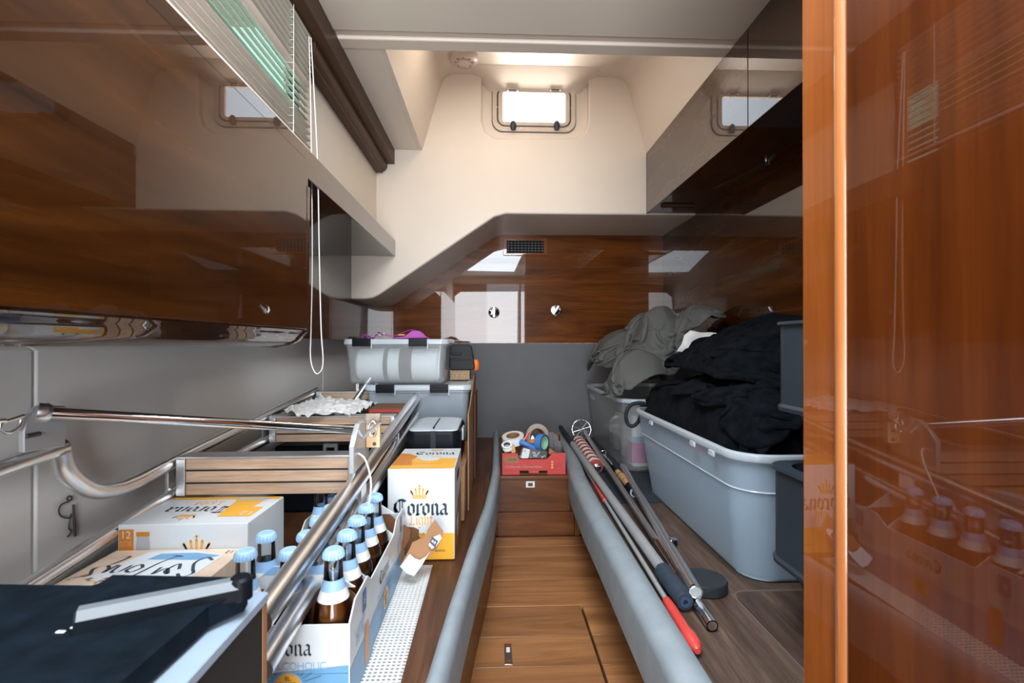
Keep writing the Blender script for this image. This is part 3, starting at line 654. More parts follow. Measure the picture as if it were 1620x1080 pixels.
# top face
def topq(bmq, x, y, z, par, mat, name, u=(1, 0, 0), v=(0, 1, 0)): return obj(name, onto(bmq, (x, y, z), u, v), mat, par, smooth=0, world=True)
dA = yA2-yA
topq(quad(wA-.006, dA*.46), cxA, yA+dA*.24, zA, b1, 'carton_orange', 'orange_panel')
topq(blackletter('Corona', .026), cxA+.018, yA+dA*.66, zA, b1, 'ink_navy', 'brand_lettering')
topq(blackletter('Light', .014, .15), cxA+.018, yA+dA*.53, zA, b1, 'ink_orange', 'product_lettering')
topq(crown(.04), cxA+.018, yA+dA*.87, zA, b1, 'ink_orange', 'crown_emblem')
bm = BM(); lathe(bm, [(.030, .0), (.030, .0004), (.0, .0004)], 28, Matrix.Translation((cxA+.01, yA+dA*.44, zA+.0008)) @ Matrix.Scale(.8, 4, (0, 1, 0)), caps=False); obj('round_badge', bm, 'carton_white', b1, 0, world=True)
topq(text_mesh('LA CERVEZA MAS FINA', .008), cxA+.01, yA+dA*.20, zA+.0004, b1, 'crate_red', 'small_print')
topq(poly([(-.03, -.06), (.03, -.06), (.02, .0), (.03, .05), (.0, .085), (-.03, .09)]), xA+.032, yA+dA*.38, zA+.0004, b1, 'carton_amber', 'amber_panel')
# aisle side: amber band, oval badge, hand hole
def sideq(bmq, y, z, par, mat, name, x): return obj(name, onto(bmq, (x, y, z), (0, 1, 0), (0, 0, 1)), mat, par, smooth=0, world=True)
sideq(quad(dA-.004, hA*.30), yA+dA/2, BZ+.004+hA*.15, b1, 'carton_amber', 'amber_band', xB)
sideq(poly([(-.10, -.05), (.10, -.05), (.10, .07), (.03, .05), (-.10, .02)]), yA+dA*.55, BZ+hA*.35, b1, 'kraft', 'amber_sweep', xB+.0002)
sideq(poly(rrect(0, 0, .085, .028, .0135)), yA+dA*.45, zA-.045, b1, 'black_gap', 'hand_hole', xB+.0004)
sideq(blackletter('Corona', .014), yA+dA*.5, BZ+hA*.50, b1, 'ink_navy', 'brand_lettering', xB+.0004)
bm = BM(); lathe(bm, [(.036, 0), (.036, .0005), (.0, .0005)], 24, Matrix.Translation((xB+.0008, yA+dA*.42, BZ+hA*.24)) @ Matrix.Rotation(PI/2, 4, 'Y'), caps=False); obj('side_badge', bm, 'ink_grey', b1, 0, world=True)

# 2: lying/standing twelve-pack in the middle of the ladder bay
zC = atZ(300, 827, BZ+.24).z
f0 = atZ(392, 827, zC); xC1 = f0.x; yC0 = f0.y; xC0 = atY(186, 860, yC0).x; yC1 = atZ(440, 785, zC).y
b2_ = carton('beer_carton', 'white twelve-pack beer carton under the ladder treads with upside-down lettering on top', xC0, xC1, yC0, yC1, BZ+.004, zC)
cC = (xC0+xC1)/2; wC = xC1-xC0; dC = yC1-yC0
topq(blackletter('Corona', .030), cC-.022, yC0+dC*.60, zC, b2_, 'ink_navy', 'brand_lettering', (-1, 0, 0), (0, -1, 0))
topq(blackletter('Light', .020, .15), cC-.022, yC0+dC*.82, zC, b2_, 'ink_orange', 'product_lettering', (-1, 0, 0), (0, -1, 0))
topq(crown(.05), cC-.022, yC0+dC*.28, zC, b2_, 'ink_orange', 'crown_emblem', (-1, 0, 0), (0, -1, 0))
topq(quad(wC-.006, .016), cC, yC1-.010, zC, b2_, 'carton_orange', 'orange_stripe')
gl = topq(poly([(-.020, -.066), (.018, -.066), (.030, .02), (.034, .060), (-.034, .060), (-.030, .02)]), cC+.066, yC0+dC*.60, zC+.0001, b2_, 'carton_orange', 'glass_picture')
topq(poly([(-.036, .040), (.036, .040), (.037, .058), (-.037, .058)]), cC+.066, yC0+dC*.62, zC+.0003, b2_, 'ink_grey', 'glass_rim_picture')
topq(quad(.034, .062), xC1-.032, yC0+dC*.40, zC, b2_, 'ink_orange', 'count_badge')
topq(text_mesh('12', .032), xC1-.032, yC0+dC*.34, zC+.0004, b2_, 'carton_white', 'count_lettering', (-1, 0, 0), (0, -1, 0))
front(quad(.030, .20), xC0+.018, zC-.11, b2_, 'carton_amber', 'amber_panel', y=yC0)
front(text_mesh('12', .022), xC0+.017, zC-.022, b2_, 'carton_white', 'count_lettering', y=yC0-.0004)
front(text_mesh('BOTTLES\n12 FL OZ', .006), xC0+.017, zC-.040, b2_, 'carton_beige', 'small_print', y=yC0-.0004)
front(poly([(-.016, -.15), (.016, -.15), (.014, -.02), (.012, 0), (-.012, 0), (-.014, -.02)]), xC0+.052, zC-.022, b2_, 'ink_grey', 'bottle_picture', y=yC0)
front(quad(.027, .009), xC0+.052, zC-.020, b2_, 'carton_amber', 'bottle_cap_picture', y=yC0-.0004)
front(crown(.060), cC+.028, zC-.058, b2_, 'ink_orange', 'crown_emblem', y=yC0)
front(blackletter('Corona', .023), cC+.02, zC-.11, b2_, 'ink_navy', 'brand_lettering', y=yC0)

# 3: beige carton in front of it
zD = atY(300, 868, yC0-.004).z; xD1 = atY(388, 868, yC0-.004).x; xD0 = atY(184, 868, yC0-.004).x
yD1 = yC0-.004; yD0 = yD1-.30
b3_ = carton('beer_carton', 'beige and white carton with dark script nearest the viewer, half under the black pad', xD0+.0, xD1, yD0, yD1, BZ+.004, zD, 'carton_beige')
cD = (xD0+xD1)/2
topq(poly([(-.10, -.02), (-.02, -.05), (.09, -.03), (.10, .07), (.02, .10), (-.06, .09)]), cD+.005, yD1-.105, zD, b3_, 'carton_white', 'white_patch')
topq(poly([(-.06, -.014), (.05, -.02), (.075, 0), (.02, .014), (-.05, .012)]), cD+.025, yD1-.035, zD+.0003, b3_, 'carton_blue', 'blue_brush_stroke')
bm = BM()
for L in ([(.105, .03), (.085, .045), (.075, .02), (.088, -.01), (.10, -.03), (.085, -.045), (.07, -.03)],
          [(.06, -.01), (.045, .015), (.036, -.015), (.05, -.03), (.032, -.005), (.02, -.03), (.018, 0)],
          [(.02, .055), (.0, .02), (-.012, -.03), (-.03, -.075)], [(.03, .05), (.008, .055), (-.01, .045)],
          [(-.02, 0), (-.035, .015), (-.045, -.01), (-.03, -.02), (-.02, 0)],
          [(-.05, .012), (-.056, -.016), (-.07, -.018), (-.074, .012)], [(-.08, .015), (-.085, -.02), (-.088, 0), (-.10, .012)],
          [(-.105, .05), (-.085, .055), (-.095, .02), (-.118, .0), (-.105, -.03), (-.13, -.04)]):
    P = smoothp([(x, y, 0) for x, y in L], 5)
    for p, q in zip(P[:-1], P[1:]):
        d = (q-p); 
        if d.length < 1e-6: continue
        n = Vector((.0028, .0016, 0))
        bm.faces.new([bm.verts.new(v) for v in (p-n, p+n, q+n, q-n)])
bm.transform(Matrix.Scale(.92, 4)); topq(bm, cD, yD1-.085, zD+.0006, b3_, 'ink_navy', 'script_lettering')
topq(text_mesh('12', .018), xD1-.022, yD1-.018, zD, b3_, 'ink_navy', 'count_lettering', (-1, 0, 0), (0, -1, 0))
bm = BM()
for k in range(46):
    x, y = random.gauss(-.045, .045), random.gauss(-.06, .02); s = random.uniform(.003, .008)
    bm.faces.new([bm.verts.new((x+a*s, y+b*s*.6, 0)) for a, b in ((-1, -.4), (.2, -1), (1, .3), (-.1, 1))])
topq(bm, cD, yD1-.085, zD+.0004, b3_, 'kraft', 'grain_print')['kind'] = 'stuff'

# white open-mesh liner
mt = thing('mesh_liner', 'white non-slip mesh liner on the left bunk under the bottle carriers', 'mat', (-.3, 1.0, BZ))
mx0, mx1, my0, my1 = -.50, -.168, .62, 1.355
bm = BM(); cs = .0098; nx = int((mx1-mx0)/cs); ny = int((my1-my0)/cs)
for i in range(nx+1):
    x = mx0+i*cs; box(bm, (x-.0022, my0, BZ), (x+.0022, my1, BZ+.0016))
for j in range(ny+1):
    y = my0+j*cs; box(bm, (mx0, y-.0024, BZ+.0006), (mx1, y+.0024, BZ+.0028))
obj('netting', bm, 'mesh_white', mt, 0, world=True, kind='stuff')

# bottles: one prototype, copied
def bottle_proto():
    t = thing('beer_bottle', '', 'bottle', (0, 0, 0))
    body = [(.0285, .0), (.030, .004), (.030, .120), (.0275, .140), (.020, .160), (.0150, .178), (.0135, .215), (.0145, .216), (.0145, .222), (.0128, .224)]
    bm = BM(); lathe(bm, body, 20); obj('glass', bm, 'bottle_glass', t)
    bm = BM(); lathe(bm, [(.027, .006), (.0284, .010), (.0284, .119), (.0262, .139), (.0232, .148), (.022, .149)], 20); obj('beer', bm, 'beer', t)
    bm = BM(); n = 44; L = []
    for r, z in ((.0156, .2130), (.0158, .2165), (.0150, .2215), (.0140, .2245), (.0115, .2262), (.0108, .2258), (.004, .2262)):
        L.append([((r+(.0013 if (i % 2 and z < .222) else 0))*math.cos(2*PI*i/n), (r+(.0013 if (i % 2 and z < .222) else 0))*math.sin(2*PI*i/n), z) for i in range(n)])
    loft(bm, L, True, True); obj('crown_cap', bm, 'cap_blue', t, 25)
    bm = BM(); lathe(bm, [(.0188, .1655), (.0157, .1780), (.0154, .1815)], 20, caps=False); obj('neck_label', bm, 'ink_blue', t, label='pale blue neck label')
    bm = BM(); lathe(bm, [(.0243, .1500), (.0190, .1654)], 20, caps=False); obj('collar_label', bm, 'label_white', t, label='white collar label')
    return t
PB = bottle_proto(); PB.scale = (1.12,)*3; used = [False]
def dup(root, loc, rotz=0.0, label=None, group=None):
    r = root.copy(); COL.objects.link(r); r.location = loc; r.rotation_euler = (0, 0, rotz)
    if label: r['label'] = label
    if group: r['group'] = group
    for ch in list(root.children):
        c = ch.copy(); COL.objects.link(c); c.parent = r
        for g in list(ch.children):
            d = g.copy(); COL.objects.link(d); d.parent = c
    return r
def put_bottle(x, y, z, label, group):
    if not used[0]:
        used[0] = True; PB.location = (x, y, z); PB['label'] = label; PB['group'] = group; return PB
    return dup(PB, (x, y, z), random.uniform(0, 6), label, group)

def carrier(label, cx, cy, z, rot, where, fill=(-1, 0, 1)):
    """open six-pack carrier: long side fronts low, short ends high; local x is the long side"""
    t = thing('bottle_carrier', label, 'carrier', (cx, cy, z), rot)
    t.scale = (1.12,)*3; w, d, hl, he, th = .204, .136, .128, .150, .0012
    bm = BM()
    for s in (-1, 1): obj('long_panel', box(BM(), (-w/2, s*d/2-th, 0), (w/2, s*d/2+th, hl)), 'carton_white', t)
    for s in (-1, 1):
        p = [(-d/2, 0), (d/2, 0), (d/2, hl), (d/2-.03, he), (-d/2+.03, he), (-d/2, hl)]
        bm = BM(); loft(bm, [[(s*w/2-th, a, b) for a, b in p], [(s*w/2+th, a, b) for a, b in p]]); obj('end_panel', bm, 'carton_white', t)
    bm = BM(); loft(bm, [[(x, y, z) for x, z in ((-w/2+.001, 0), (w/2-.001, 0), (w/2-.001, .13), (.055, .170), (-.055, .170), (-w/2+.001, .13))] for y in (-th, th)])
    for s in (-1, 1): box(bm, (s*w/6-th, -d/2+.001, .0), (s*w/6+th, d/2-.001, .10))
    obj('divider', bm, 'kraft_dark', t)
    bm = BM(); box(bm, (-w/2, -d/2, 0), (w/2, d/2, .002)); obj('base', bm, 'kraft', t)
    bm = BM(); loft(bm, [[(x, y, z) for x, z in ((-w/2+.01, .150), (w/2-.01, .150), (.058, .172), (-.058, .172))] for y in (-.0018, .0018)]); obj('handle', bm, 'carton_white', t)
    bm = BM(); loft(bm, [[(x, y, z) for x, z in ((-.058, .1722), (.058, .1722), (.040, .186), (-.040, .186))] for y in (-.0020, .0020)]); obj('handle_band', bm, 'ink_blue', t)
    for s in (-1, 1):
        u = (s*-1, 0, 0); y = s*d/2+s*th
        def f(b, x, zz, m, n, e=0): obj(n, onto(b, (x*(-s), y+s*e, zz), (-s, 0, 0), (0, 0, 1)), m, t, 0)
        f(quad(w-.001, .054), 0, .0285, 'carton_blue', 'blue_band')
        f(poly([(-w/2+.0005, 0), (w/2-.0005, 0), (w/2-.0005, .012), (-.02, 0.002), (-w/2+.0005, .0)]), 0, .055, 'carton_blue', 'blue_sweep')
        f(blackletter('Corona', .0168), .006, .083, 'ink_navy', 'brand_lettering')
        f(text_mesh('NON-ALCOHOLIC', .0160, space=.88), .008, .067, 'ink_blue', 'product_lettering', .0003)
        bm = BM(); lathe(bm, [(.022, 0), (.0, .0001)], 28, caps=False); f(bm, .012, .037, 'ink_grey', 'badge_ring', .0003)
        bm = BM(); lathe(bm, [(.0195, 0), (.0, .0001)], 28, caps=False); f(bm, .012, .037, 'carton_orange', 'sun_badge', .0007)
        f(text_mesh('EL\nSABOR\nMAS\nFINO', .0082, bold=.0002), .012, .037, 'kraft_dark', 'badge_lettering', .0011)
        bm = BM()
        for k in range(30):
            a = -PI*.95 + k*PI*1.9/29 + .0; r0, r1 = .0245, .040+.012*(k % 3)
            if abs(math.sin(a))*r1+.0 > .0 and (.036+r1*math.sin(a) > .058 or .036+r1*math.sin(a) < .003): r1 = min(r1, abs((.056 if math.sin(a) > 0 else .004)-.036)/max(abs(math.sin(a)), .01))
            if r1 < r0: continue
            n = Vector((-math.sin(a), math.cos(a), 0)); e = Vector((math.cos(a), math.sin(a), 0))
            bm.faces.new([bm.verts.new(v) for v in (e*r0-n*.0005, e*r0+n*.0005, e*r1+n*.0009, e*r1-n*.0009)])
        f(bm, .012, .037, 'carton_deep', 'sun_rays', .0003)
        f(text_mesh('0.0%', .008), .052, .037, 'carton_deep', 'small_print', .0003)
    for s in (-1, 1):
        x = s*(w/2+th)
        def g(b, yy, zz, m, n, e=0): obj(n, onto(b, (x+s*e, yy*s, zz), (0, s, 0), (0, 0, 1)), m, t, 0)
        g(quad(d-.001, .058), 0, .0295, 'carton_blue', 'blue_band')
        g(poly([(-.0125, -.05), (.0125, -.05), (.014, -.01), (.0115, .018), (-.0115, .018), (-.014, -.01)]), .028, .058, 'carton_amber', 'bottle_picture', .0003)
        g(quad(.022, .036), .012, .122, 'carton_deep', 'label_print', .0003)
        g(text_mesh('6', .02), .012, .122, 'carton_white', 'count_lettering', .0006)
        g(text_mesh('LA CERVEZA\nMAS FINA\n6 BOTTLES', .010, bold=.0002), -.012, .086, 'ink_blue', 'small_print', .0003)
    c_, s_ = math.cos(rot), math.sin(rot)
    for j, fb in ((-1, 'front'), (1, 'back')):
        for i, lr in ((-1, 'left'), (0, 'middle'), (1, 'right')):
            if i not in fill: continue
            lx, ly = i*w/3, j*(d/4+.0008)
            X, Y = cx+1.12*(lx*c_-ly*s_), cy+1.12*(lx*s_+ly*c_)
            if abs(rot) > 1: nm = f"clear bottle of amber beer, {('near', 'middle', 'far')[i+1]} row, {'right' if j < 0 else 'left'} column of the {where} carrier"
            else: nm = f'clear bottle of amber beer, {fb} row, {lr} place of the {where} carrier'
            put_bottle(X, Y, z+.0025, nm, f'beer bottles in the {where} carrier')
    return t
zc = BZ+.003
carrier('six-pack bottle carrier nearest the viewer with sun badge facing forward', -.357, .905, zc, 0.0, 'nearest')
carrier('six-pack bottle carrier standing end-on behind the nearest one', -.322, 1.0965, zc, PI/2, 'end-on')
carrier('six-pack bottle carrier farthest back beside the tall white carton', -.361, 1.2885, zc, 0.0, 'farthest', (-1,))

# ================================================================== BOARDING LADDER
ld = thing('boarding_ladder', 'stainless steel boarding ladder with teak treads lying over the cartons on the left bunk', 'ladder', (-.57, 1.4, CZ-.40))
xl_, xr_ = -.800, -.332
def rail(pts, r, lab=None, n=16, name='side_tube'):
    bm = BM(); tube(bm, pts, r, n); return obj(name, bm, 'steel', ld, 60, world=True, label=lab)
u0, u1 = atX(430, 952, xr_), atX(664, 621, xr_); v0, v1 = atX(427, 1035, xr_), atX(664, 648, xr_)
u0 = u0 + (u0-u1)*.03
rail([u0, u1], .0205); rail([v0+(v0-v1)*.02, v1], .0180)
lu1 = atX(500, 618, xl_); lA = atX(280, 727, xl_)
spts = [atX(p[0], p[1], xl_) for p in ((95, 716), (103, 742), (124, 764), (152, 776), (184, 773), (215, 761))]
rail([spts[0]] + smoothp(spts, 5)[1:] + [lA, lu1], .0165)
rail([atX(22, 942, xl_), atX(278, 777, xl_), atX(500, 650, xl_)], .0150)
nr = [atX(100, 706, xl_), atX(-90, 772, xl_)]
rail(nr, .0150)
bm = BM(); lathe(bm, [(.0165, 0), (.0175, .004), (.0165, .010), (.008, .012), (.001, .012)], 16, axis_to(u1, u1-u0)); obj('end_cap', bm, 'white_plastic', ld, 60, world=True, label='white plastic tube end cap')
def tube_at(a, b, y): t = (y-a.y)/(b.y-a.y); return a+(b-a)*t
def tread(y, px_l, py_t, py_b, depth=.052):
    zt = atY(px_l, py_t, y).z; zb2 = atY(px_l, py_b, y).z; x0 = xl_+.020; x1 = xr_-.016
    fr = obj('tread_frame', box(BM(), (x0, y-.002, zt-.006), (x1, y+depth, zt), .0015, 1), 'aluminium', ld, world=True, label='brushed aluminium tread frame')
    for xa, xb in ((x0, x0+.022), (x1-.014, x1)):
        obj('frame_post', box(BM(), (xa, y-.003, zb2-.002), (xb, y+depth, zt-.006), .002, 2), 'aluminium', fr, world=True)
    obj('frame_back', box(BM(), (x0, y+depth-.006, zb2), (x1, y+depth, zt-.006)), 'gasket', fr, world=True)
    g = .0045; hb = (zt-.006-zb2-2*g)/3
    for k in range(3):
        z0 = zb2+k*(hb+g); obj('teak_board', box(BM(), (x0+.0225, y, z0), (x1-.0145, y+.022, z0+hb), .0012, 2), 'teak_grey', fr, world=True)
    for k in (1, 2):
        z0 = zb2+k*(hb+g)-g; obj('gap_strip', box(BM(), (x0+.0225, y+.001, z0+.0002), (x1-.0145, y+.02, z0+g-.0002)), 'black_gap', fr, world=True)  # solid black strips fill the gaps between the boards
    # fillet lugs down to the lower tubes
    for xx, A_, B_ in ((xl_, atX(22, 942, xl_), atX(500, 650, xl_)), (xr_, v0, v1)):
        lo_ = tube_at(A_, B_, y+.02); hi_ = tube_at(lA, lu1, y+.02) if xx == xl_ else tube_at(u0, u1, y+.02)
        bm = BM(); box(bm, (xx-.004, y-.006, lo_.z+.004), (xx+.004, y+.045, hi_.z-.004), .0015, 1)
        obj('spacer_plate', bm, 'steel', fr, world=True)
        s = 1 if xx < -.5 else -1
        for zz in (lo_.z, hi_.z):
            bm = BM(); tube(bm, [(xx, y+.02, zz), (x0 if s > 0 else x1, y+.02, min(max(zz, zb2+.012), zt-.012))], [.012, .007], 8); obj('lug', bm, 'steel', fr, world=True)
tread(1.225, 285, 722, 783); tread(1.72, 427, 658, 699, .045); tread(2.17, 503, 619, 656, .04)
bm = BM()
# left bracket
def bracket(pxs, X, th, lab):
    P = [atX(a, b, X) for a, b in pxs]; bm = BM(); loft(bm, [[(X-th/2, p.y, p.z) for p in P], [(X+th/2, p.y, p.z) for p in P]])
    bmesh.ops.bevel(bm, geom=[e for e in bm.edges], offset=.0015, segments=1, affect='EDGES'); return obj('bracket_plate', bm, 'pole_grey', ld, 30, world=True, label=lab)
bk1 = bracket([(33, 716), (33, 682), (38, 664), (48, 648), (60, 641), (100, 642), (101, 668), (99, 706)], xl_+.012, .010, 'steel bracket plate at the near left rail')
bk2 = bracket([(556, 750), (556, 706), (560, 688), (565, 670), (571, 665), (578, 670), (581, 684), (580, 722)], xr_-.002, .012, 'steel bracket plate on the right rail')
p0 = atX(64, 652, xl_+.018); p1 = atX(572, 681, xr_-.010)
bm = BM(); tube(bm, [p0, p1], .0105, 14); obj('cross_bar', bm, 'chrome', ld, 60, world=True, label='long polished steel cross bar')
for p, d in ((p0, p1-p0), (p1, p0-p1)):
    bm = BM(); lathe(bm, [(.017, -.004), (.017, .008), (.0135, .014), (.0105, .015)], 16, axis_to(p, d)); obj('bar_collar', bm, 'steel', ld, 60, world=True)
bm = BM(); c_ = atX(52, 688, xl_+.018); tube(bm, [c_+Vector((0, -.012, 0)), c_+Vector((0, .012, 0))], .004, 8); obj('bracket_slot', bm, 'gasket', bk1, world=True)
bm = BM(); tube(bm, smoothp([atX(38, 657, xl_+.02), atX(20, 663, xl_+.02), atX(2, 670, xl_+.02), atX(3, 681, xl_+.02), atX(16, 684, xl_+.02), atX(30, 674, xl_+.02), atX(34, 663, xl_+.02)], 5), .0028, 8); tube(bm, [atX(-40, 668, xl_+.02), atX(8, 665, xl_+.02)], .004, 8); obj('safety_ring', bm, 'steel', bk1, world=True)
# timber pad with split ring on the right bracket
a = atY(579, 708, 1.262); b = atY(601, 655, 1.262)
pad_ = obj('timber_pad', box(BM(), (a.x, 1.262, a.z), (b.x, 1.278, b.z), .002, 2), 'pale_ply', ld, world=True, label='pale wooden pad')
obj('acrylic_face', box(BM(), (a.x-.004, 1.257, b.z-.024), (b.x+.002, 1.2615, b.z+.002), .001, 1), 'clear_bag', pad_, world=True)
for pz in (.030, .055): 
    bm = BM(); lathe(bm, [(.005, 0), (.004, .003), (.001, .004)], 10, axis_to(((a.x+b.x)/2+.004, 1.262, a.z+pz-.02), (0, -1, 0))); obj('screw', bm, 'gasket', pad_, world=True)
bm = BM(); c_ = atY(589, 678, 1.243); tube(bm, [c_+Vector((.010*math.cos(k*PI/10), 0, .019*math.sin(k*PI/10))) for k in range(21)], .0022, 8, False); obj('split_ring', bm, 'steel', bk2, world=True)
bm = BM(); tube(bm, [atY(567, 699, 1.235), atY(583, 683, 1.235), atY(602, 667, 1.235)], [.003, .006, .004], 8); obj('clevis_pin', bm, 'steel', bk2, world=True)
bm = BM(); tube(bm, smoothp([atY(563, 715, 1.20), atY(576, 724, 1.18), atY(584, 745, 1.15), atY(587, 770, 1.12), atY(583, 800, 1.10), atY(576, 822, 1.09)], 6), .0022, 8); obj('lanyard', bm, 'cord_white', ld, world=True, label='thin white lanyard')
# small tube leaning at the far end
bm = BM(); tube(bm, [atY(592, 590, 2.205), atY(556, 642, 2.12)], .0125, 12); obj('hinge_tube', bm, 'steel', ld, world=True)
for px in (567, 597):
    p = atY(px, 612, 2.19); bm = BM(); box(bm, (p.x-.010, p.y-.008, p.z-.02), (p.x+.006, p.y+.008, p.z+.018), .002, 1); obj('hinge_lug', bm, 'steel', ld, world=True)

# crumpled paper towel
def crumple(x0, x1, y0, y1, z, amp, nx=26, ny=20, seed=3, tilt=0):
    bm = BM(); r = random.Random(seed); ph = [(r.uniform(4, 30), r.uniform(4, 30), r.uniform(0, 6)) for _ in range(7)]; rows = []
    for j in range(ny+1):
        row = []
        for i in range(nx+1):
            u, v = i/nx, j/ny; zz = sum(abs(math.sin(a*u+b*v+c)) for a, b, c in ph)/7
            w = .08*math.sin(7*u+2); row.append(bm.verts.new((x0+(x1-x0)*u+.004*math.sin(19*v+3*u), y0+(y1-y0)*(v*(1-w)+w), z+amp*(zz-.55)+tilt*u)))
        rows.append(row)
    for j in range(ny):
        for i in range(nx): bm.faces.new((rows[j][i], rows[j][i+1], rows[j+1][i+1], rows[j+1][i]))
    return bm
pt = thing('paper_towel', 'crumpled white paper towel lying on the ladder between the far treads', 'paper', (-.62, 1.9, CZ-.25))
zt_p = atY(540, 655, 1.72).z
obj('sheet', crumple(-.745, -.50, 1.70, 2.13, zt_p+.012, .045, tilt=-.022), 'paper', pt, 30, world=True)

# ================================================================== NEAR LEFT WORKTOP BLOCK AND BLACK PAD
tz = CZ-.30; c0 = atZ(423, 936, tz)
xe, ye = c0.x, c0.y; xi = atZ(310, 963, tz).x
wk = thing('locker_top', 'near dark locker with pale blue-grey edge strip, bottom left corner', 'locker', (-.5, .3, 0))
obj('carcass', box(BM(), (XL+.002, -.40, 0.001), (xe-.003, ye-.002, tz-.012)), 'satin_x', wk, world=True)
obj('side_panel', box(BM(), (xe-.0028, -.40, 0.001), (xe-.0005, ye-.012, tz-.012)), 'black_gap', wk, world=True)
obj('edge_lipping', box(BM(), (xe-.0028, ye-.0118, 0.001), (xe, ye, tz-.012), .0008, 1), 'kraft', wk, world=True, label='thin brown edge lipping')
obj('edge_strip', box(BM(), (xi, -.40, tz-.0115), (xe+.001, ye+.001, tz), .0012, 1), 'laminate_blue', wk, world=True, label='pale blue-grey laminate edge strip')
obj('worktop', box(BM(), (XL+.002, -.40, tz-.0115), (xi-.003, ye-.002, tz-.001), .001, 1), 'dark_pad', wk, world=True)
pd = thing('black_pad', 'flat black padded case with a metal edge bar lying on the near locker', 'case', (-.5, .45, tz))
zp = tz+.028
o_ = [atZ(-60, 921, zp), atZ(152, 924, zp), atZ(180, 907, zp), atZ(384, 911, zp), atZ(392, 925, zp), atZ(385, 935, zp), atZ(330, 958, zp), atZ(60, 1190, zp), atZ(-420, 1190, zp)]
bm = BM(); loft(bm, [[(p.x, p.y, zp-.022) for p in o_], [(p.x, p.y, zp-.002) for p in o_], [(p.x*.995-.001, p.y*.995, zp) for p in o_]]); obj('pad', bm, 'dark_pad', pd, 30, world=True)
q0, q1 = atZ(118, 972, zp+.016), atZ(386, 920, zp+.010); dd = (q1-q0).normalized(); nn = Vector((-dd.y, dd.x, 0)).normalized()
bm = BM(); sec = [(-.009, -.016), (-.009, -.0040), (-.003, .0035), (.008, .0035), (.009, -.016)]
loft(bm, [[q + nn*a + Vector((0, 0, b)) for a, b in sec] for q in (q0, q1-dd*.004)] + [[q1 + nn*a*.5 + Vector((0, 0, b*.6-.004)) for a, b in sec]])
obj('edge_bar', bm, 'black_plastic', pd, 30, world=True)  # bar sides are black, their shade put into the colour
bm = BM(); sec = [(-.0092, -.0035), (-.0032, .0043), (.0078, .0043), (.0078, .0035), (-.0030, .0035), (-.0088, -.0037)]
loft(bm, [[q + nn*(-a if False else a) + Vector((0, 0, b)) for a, b in sec] for q in (q0+dd*.002, q1-dd*.006)]); obj('bevel_strip', bm, 'bar_grey', pd, 30, world=True, label='silver bevelled metal strip')
bm = BM(); lathe(bm, [(.012, -.018), (.012, .003), (.009, .006), (.001, .006)], 20, Matrix.Translation(q1+Vector((-.004, .001, 0)))); obj('bar_end', bm, 'black_plastic', pd, world=True)
bm = BM(); t0 = atZ(96, 1000, zp); t1 = atZ(205, 966, zp)
for k in range(6):
    p = t0.lerp(t1, k/5); box(bm, (p.x-.004, p.y-.0018, zp), (p.x+.004, p.y+.0018, zp+.0012), .0005, 1)
obj('stitching', bm, 'cord_white', pd, world=True, kind='stuff')
# hook charm on the left lining
p = lambda a, b: atX(a, b, XL+.006)
hk = thing('wire_hook', 'small dark wire figure hook on the left lining below the ladder rail', 'hook', p(112, 848))
bm = BM(); tube(bm, smoothp([p(110, 784), p(106, 788), p(110, 792), p(114, 787), p(110, 784)], 5), .0016, 6)
tube(bm, smoothp([p(108, 793), p(97, 798), p(93, 808), p(98, 817), p(110, 819), p(113, 812)], 5), .0016, 6); tube(bm, [p(116, 798), p(119, 848)], .0022, 6); tube(bm, smoothp([p(111, 820), p(109, 835), p(113, 840), p(107, 849)], 4), .0016, 6)
obj('wire', bm, 'gasket', hk, world=True, kind='stuff')

# ================================================================== STACK AT THE FAR LEFT
def tub(t, cx, cy, zb, zt, wb, db, wt, dt, r, mat, rim=.018, rimh=.022, th=.003, n=6, rimmat=None, skirt=0):
    L = []
    def lp(w, d, z, rr): return [(x, y, z) for x, y in rrect(cx, cy, w, d, max(rr, .004), n)]
    K = 5
    L.append(lp(wb-.02, db-.02, zb, r*.7)); L.append(lp(wb-.005, db-.005, zb+.003, r*.85)); L.append(lp(wb, db, zb+.010, r))
    for k in range(1, K+1):
        f = k/K; L.append(lp(wb+(wt-wb)*f, db+(dt-db)*f, zb+.010+(zt-rimh-zb-.010)*f, r))
    for k in range(K, -1, -1):
        f = k/K; z = zb+.010+(zt-rimh-zb-.010)*f; L.append(lp(wb+(wt-wb)*f-2*th, db+(dt-db)*f-2*th, max(z, zb+.012), r-th))
    L.append(lp(wb-.03, db-.03, zb+.0085, r*.6))
    bm = BM(); loft(bm, L); o = obj('body', bm, mat, t, 50, world=True)
    R = [lp(wt+.001, dt+.001, zt-rimh, r), lp(wt+2*rim*.8, dt+2*rim*.8, zt-rimh, r+rim*.7), lp(wt+2*rim, dt+2*rim, zt-rimh*.8, r+rim), lp(wt+2*rim, dt+2*rim, zt-.004, r+rim),
         lp(wt+2*rim-.006, dt+2*rim-.006, zt, r+rim), lp(wt-2*th+.004, dt-2*th+.004, zt, r), lp(wt-2*th, dt-2*th, zt-.005, r-th), lp(wt-2*th, dt-2*th, zt-rimh, r-th), lp(wt+.001, dt+.001, zt-rimh, r)]
    bm = BM(); loft(bm, R, False, False); obj('rim', bm, rimmat or mat, t, 50, world=True); return o
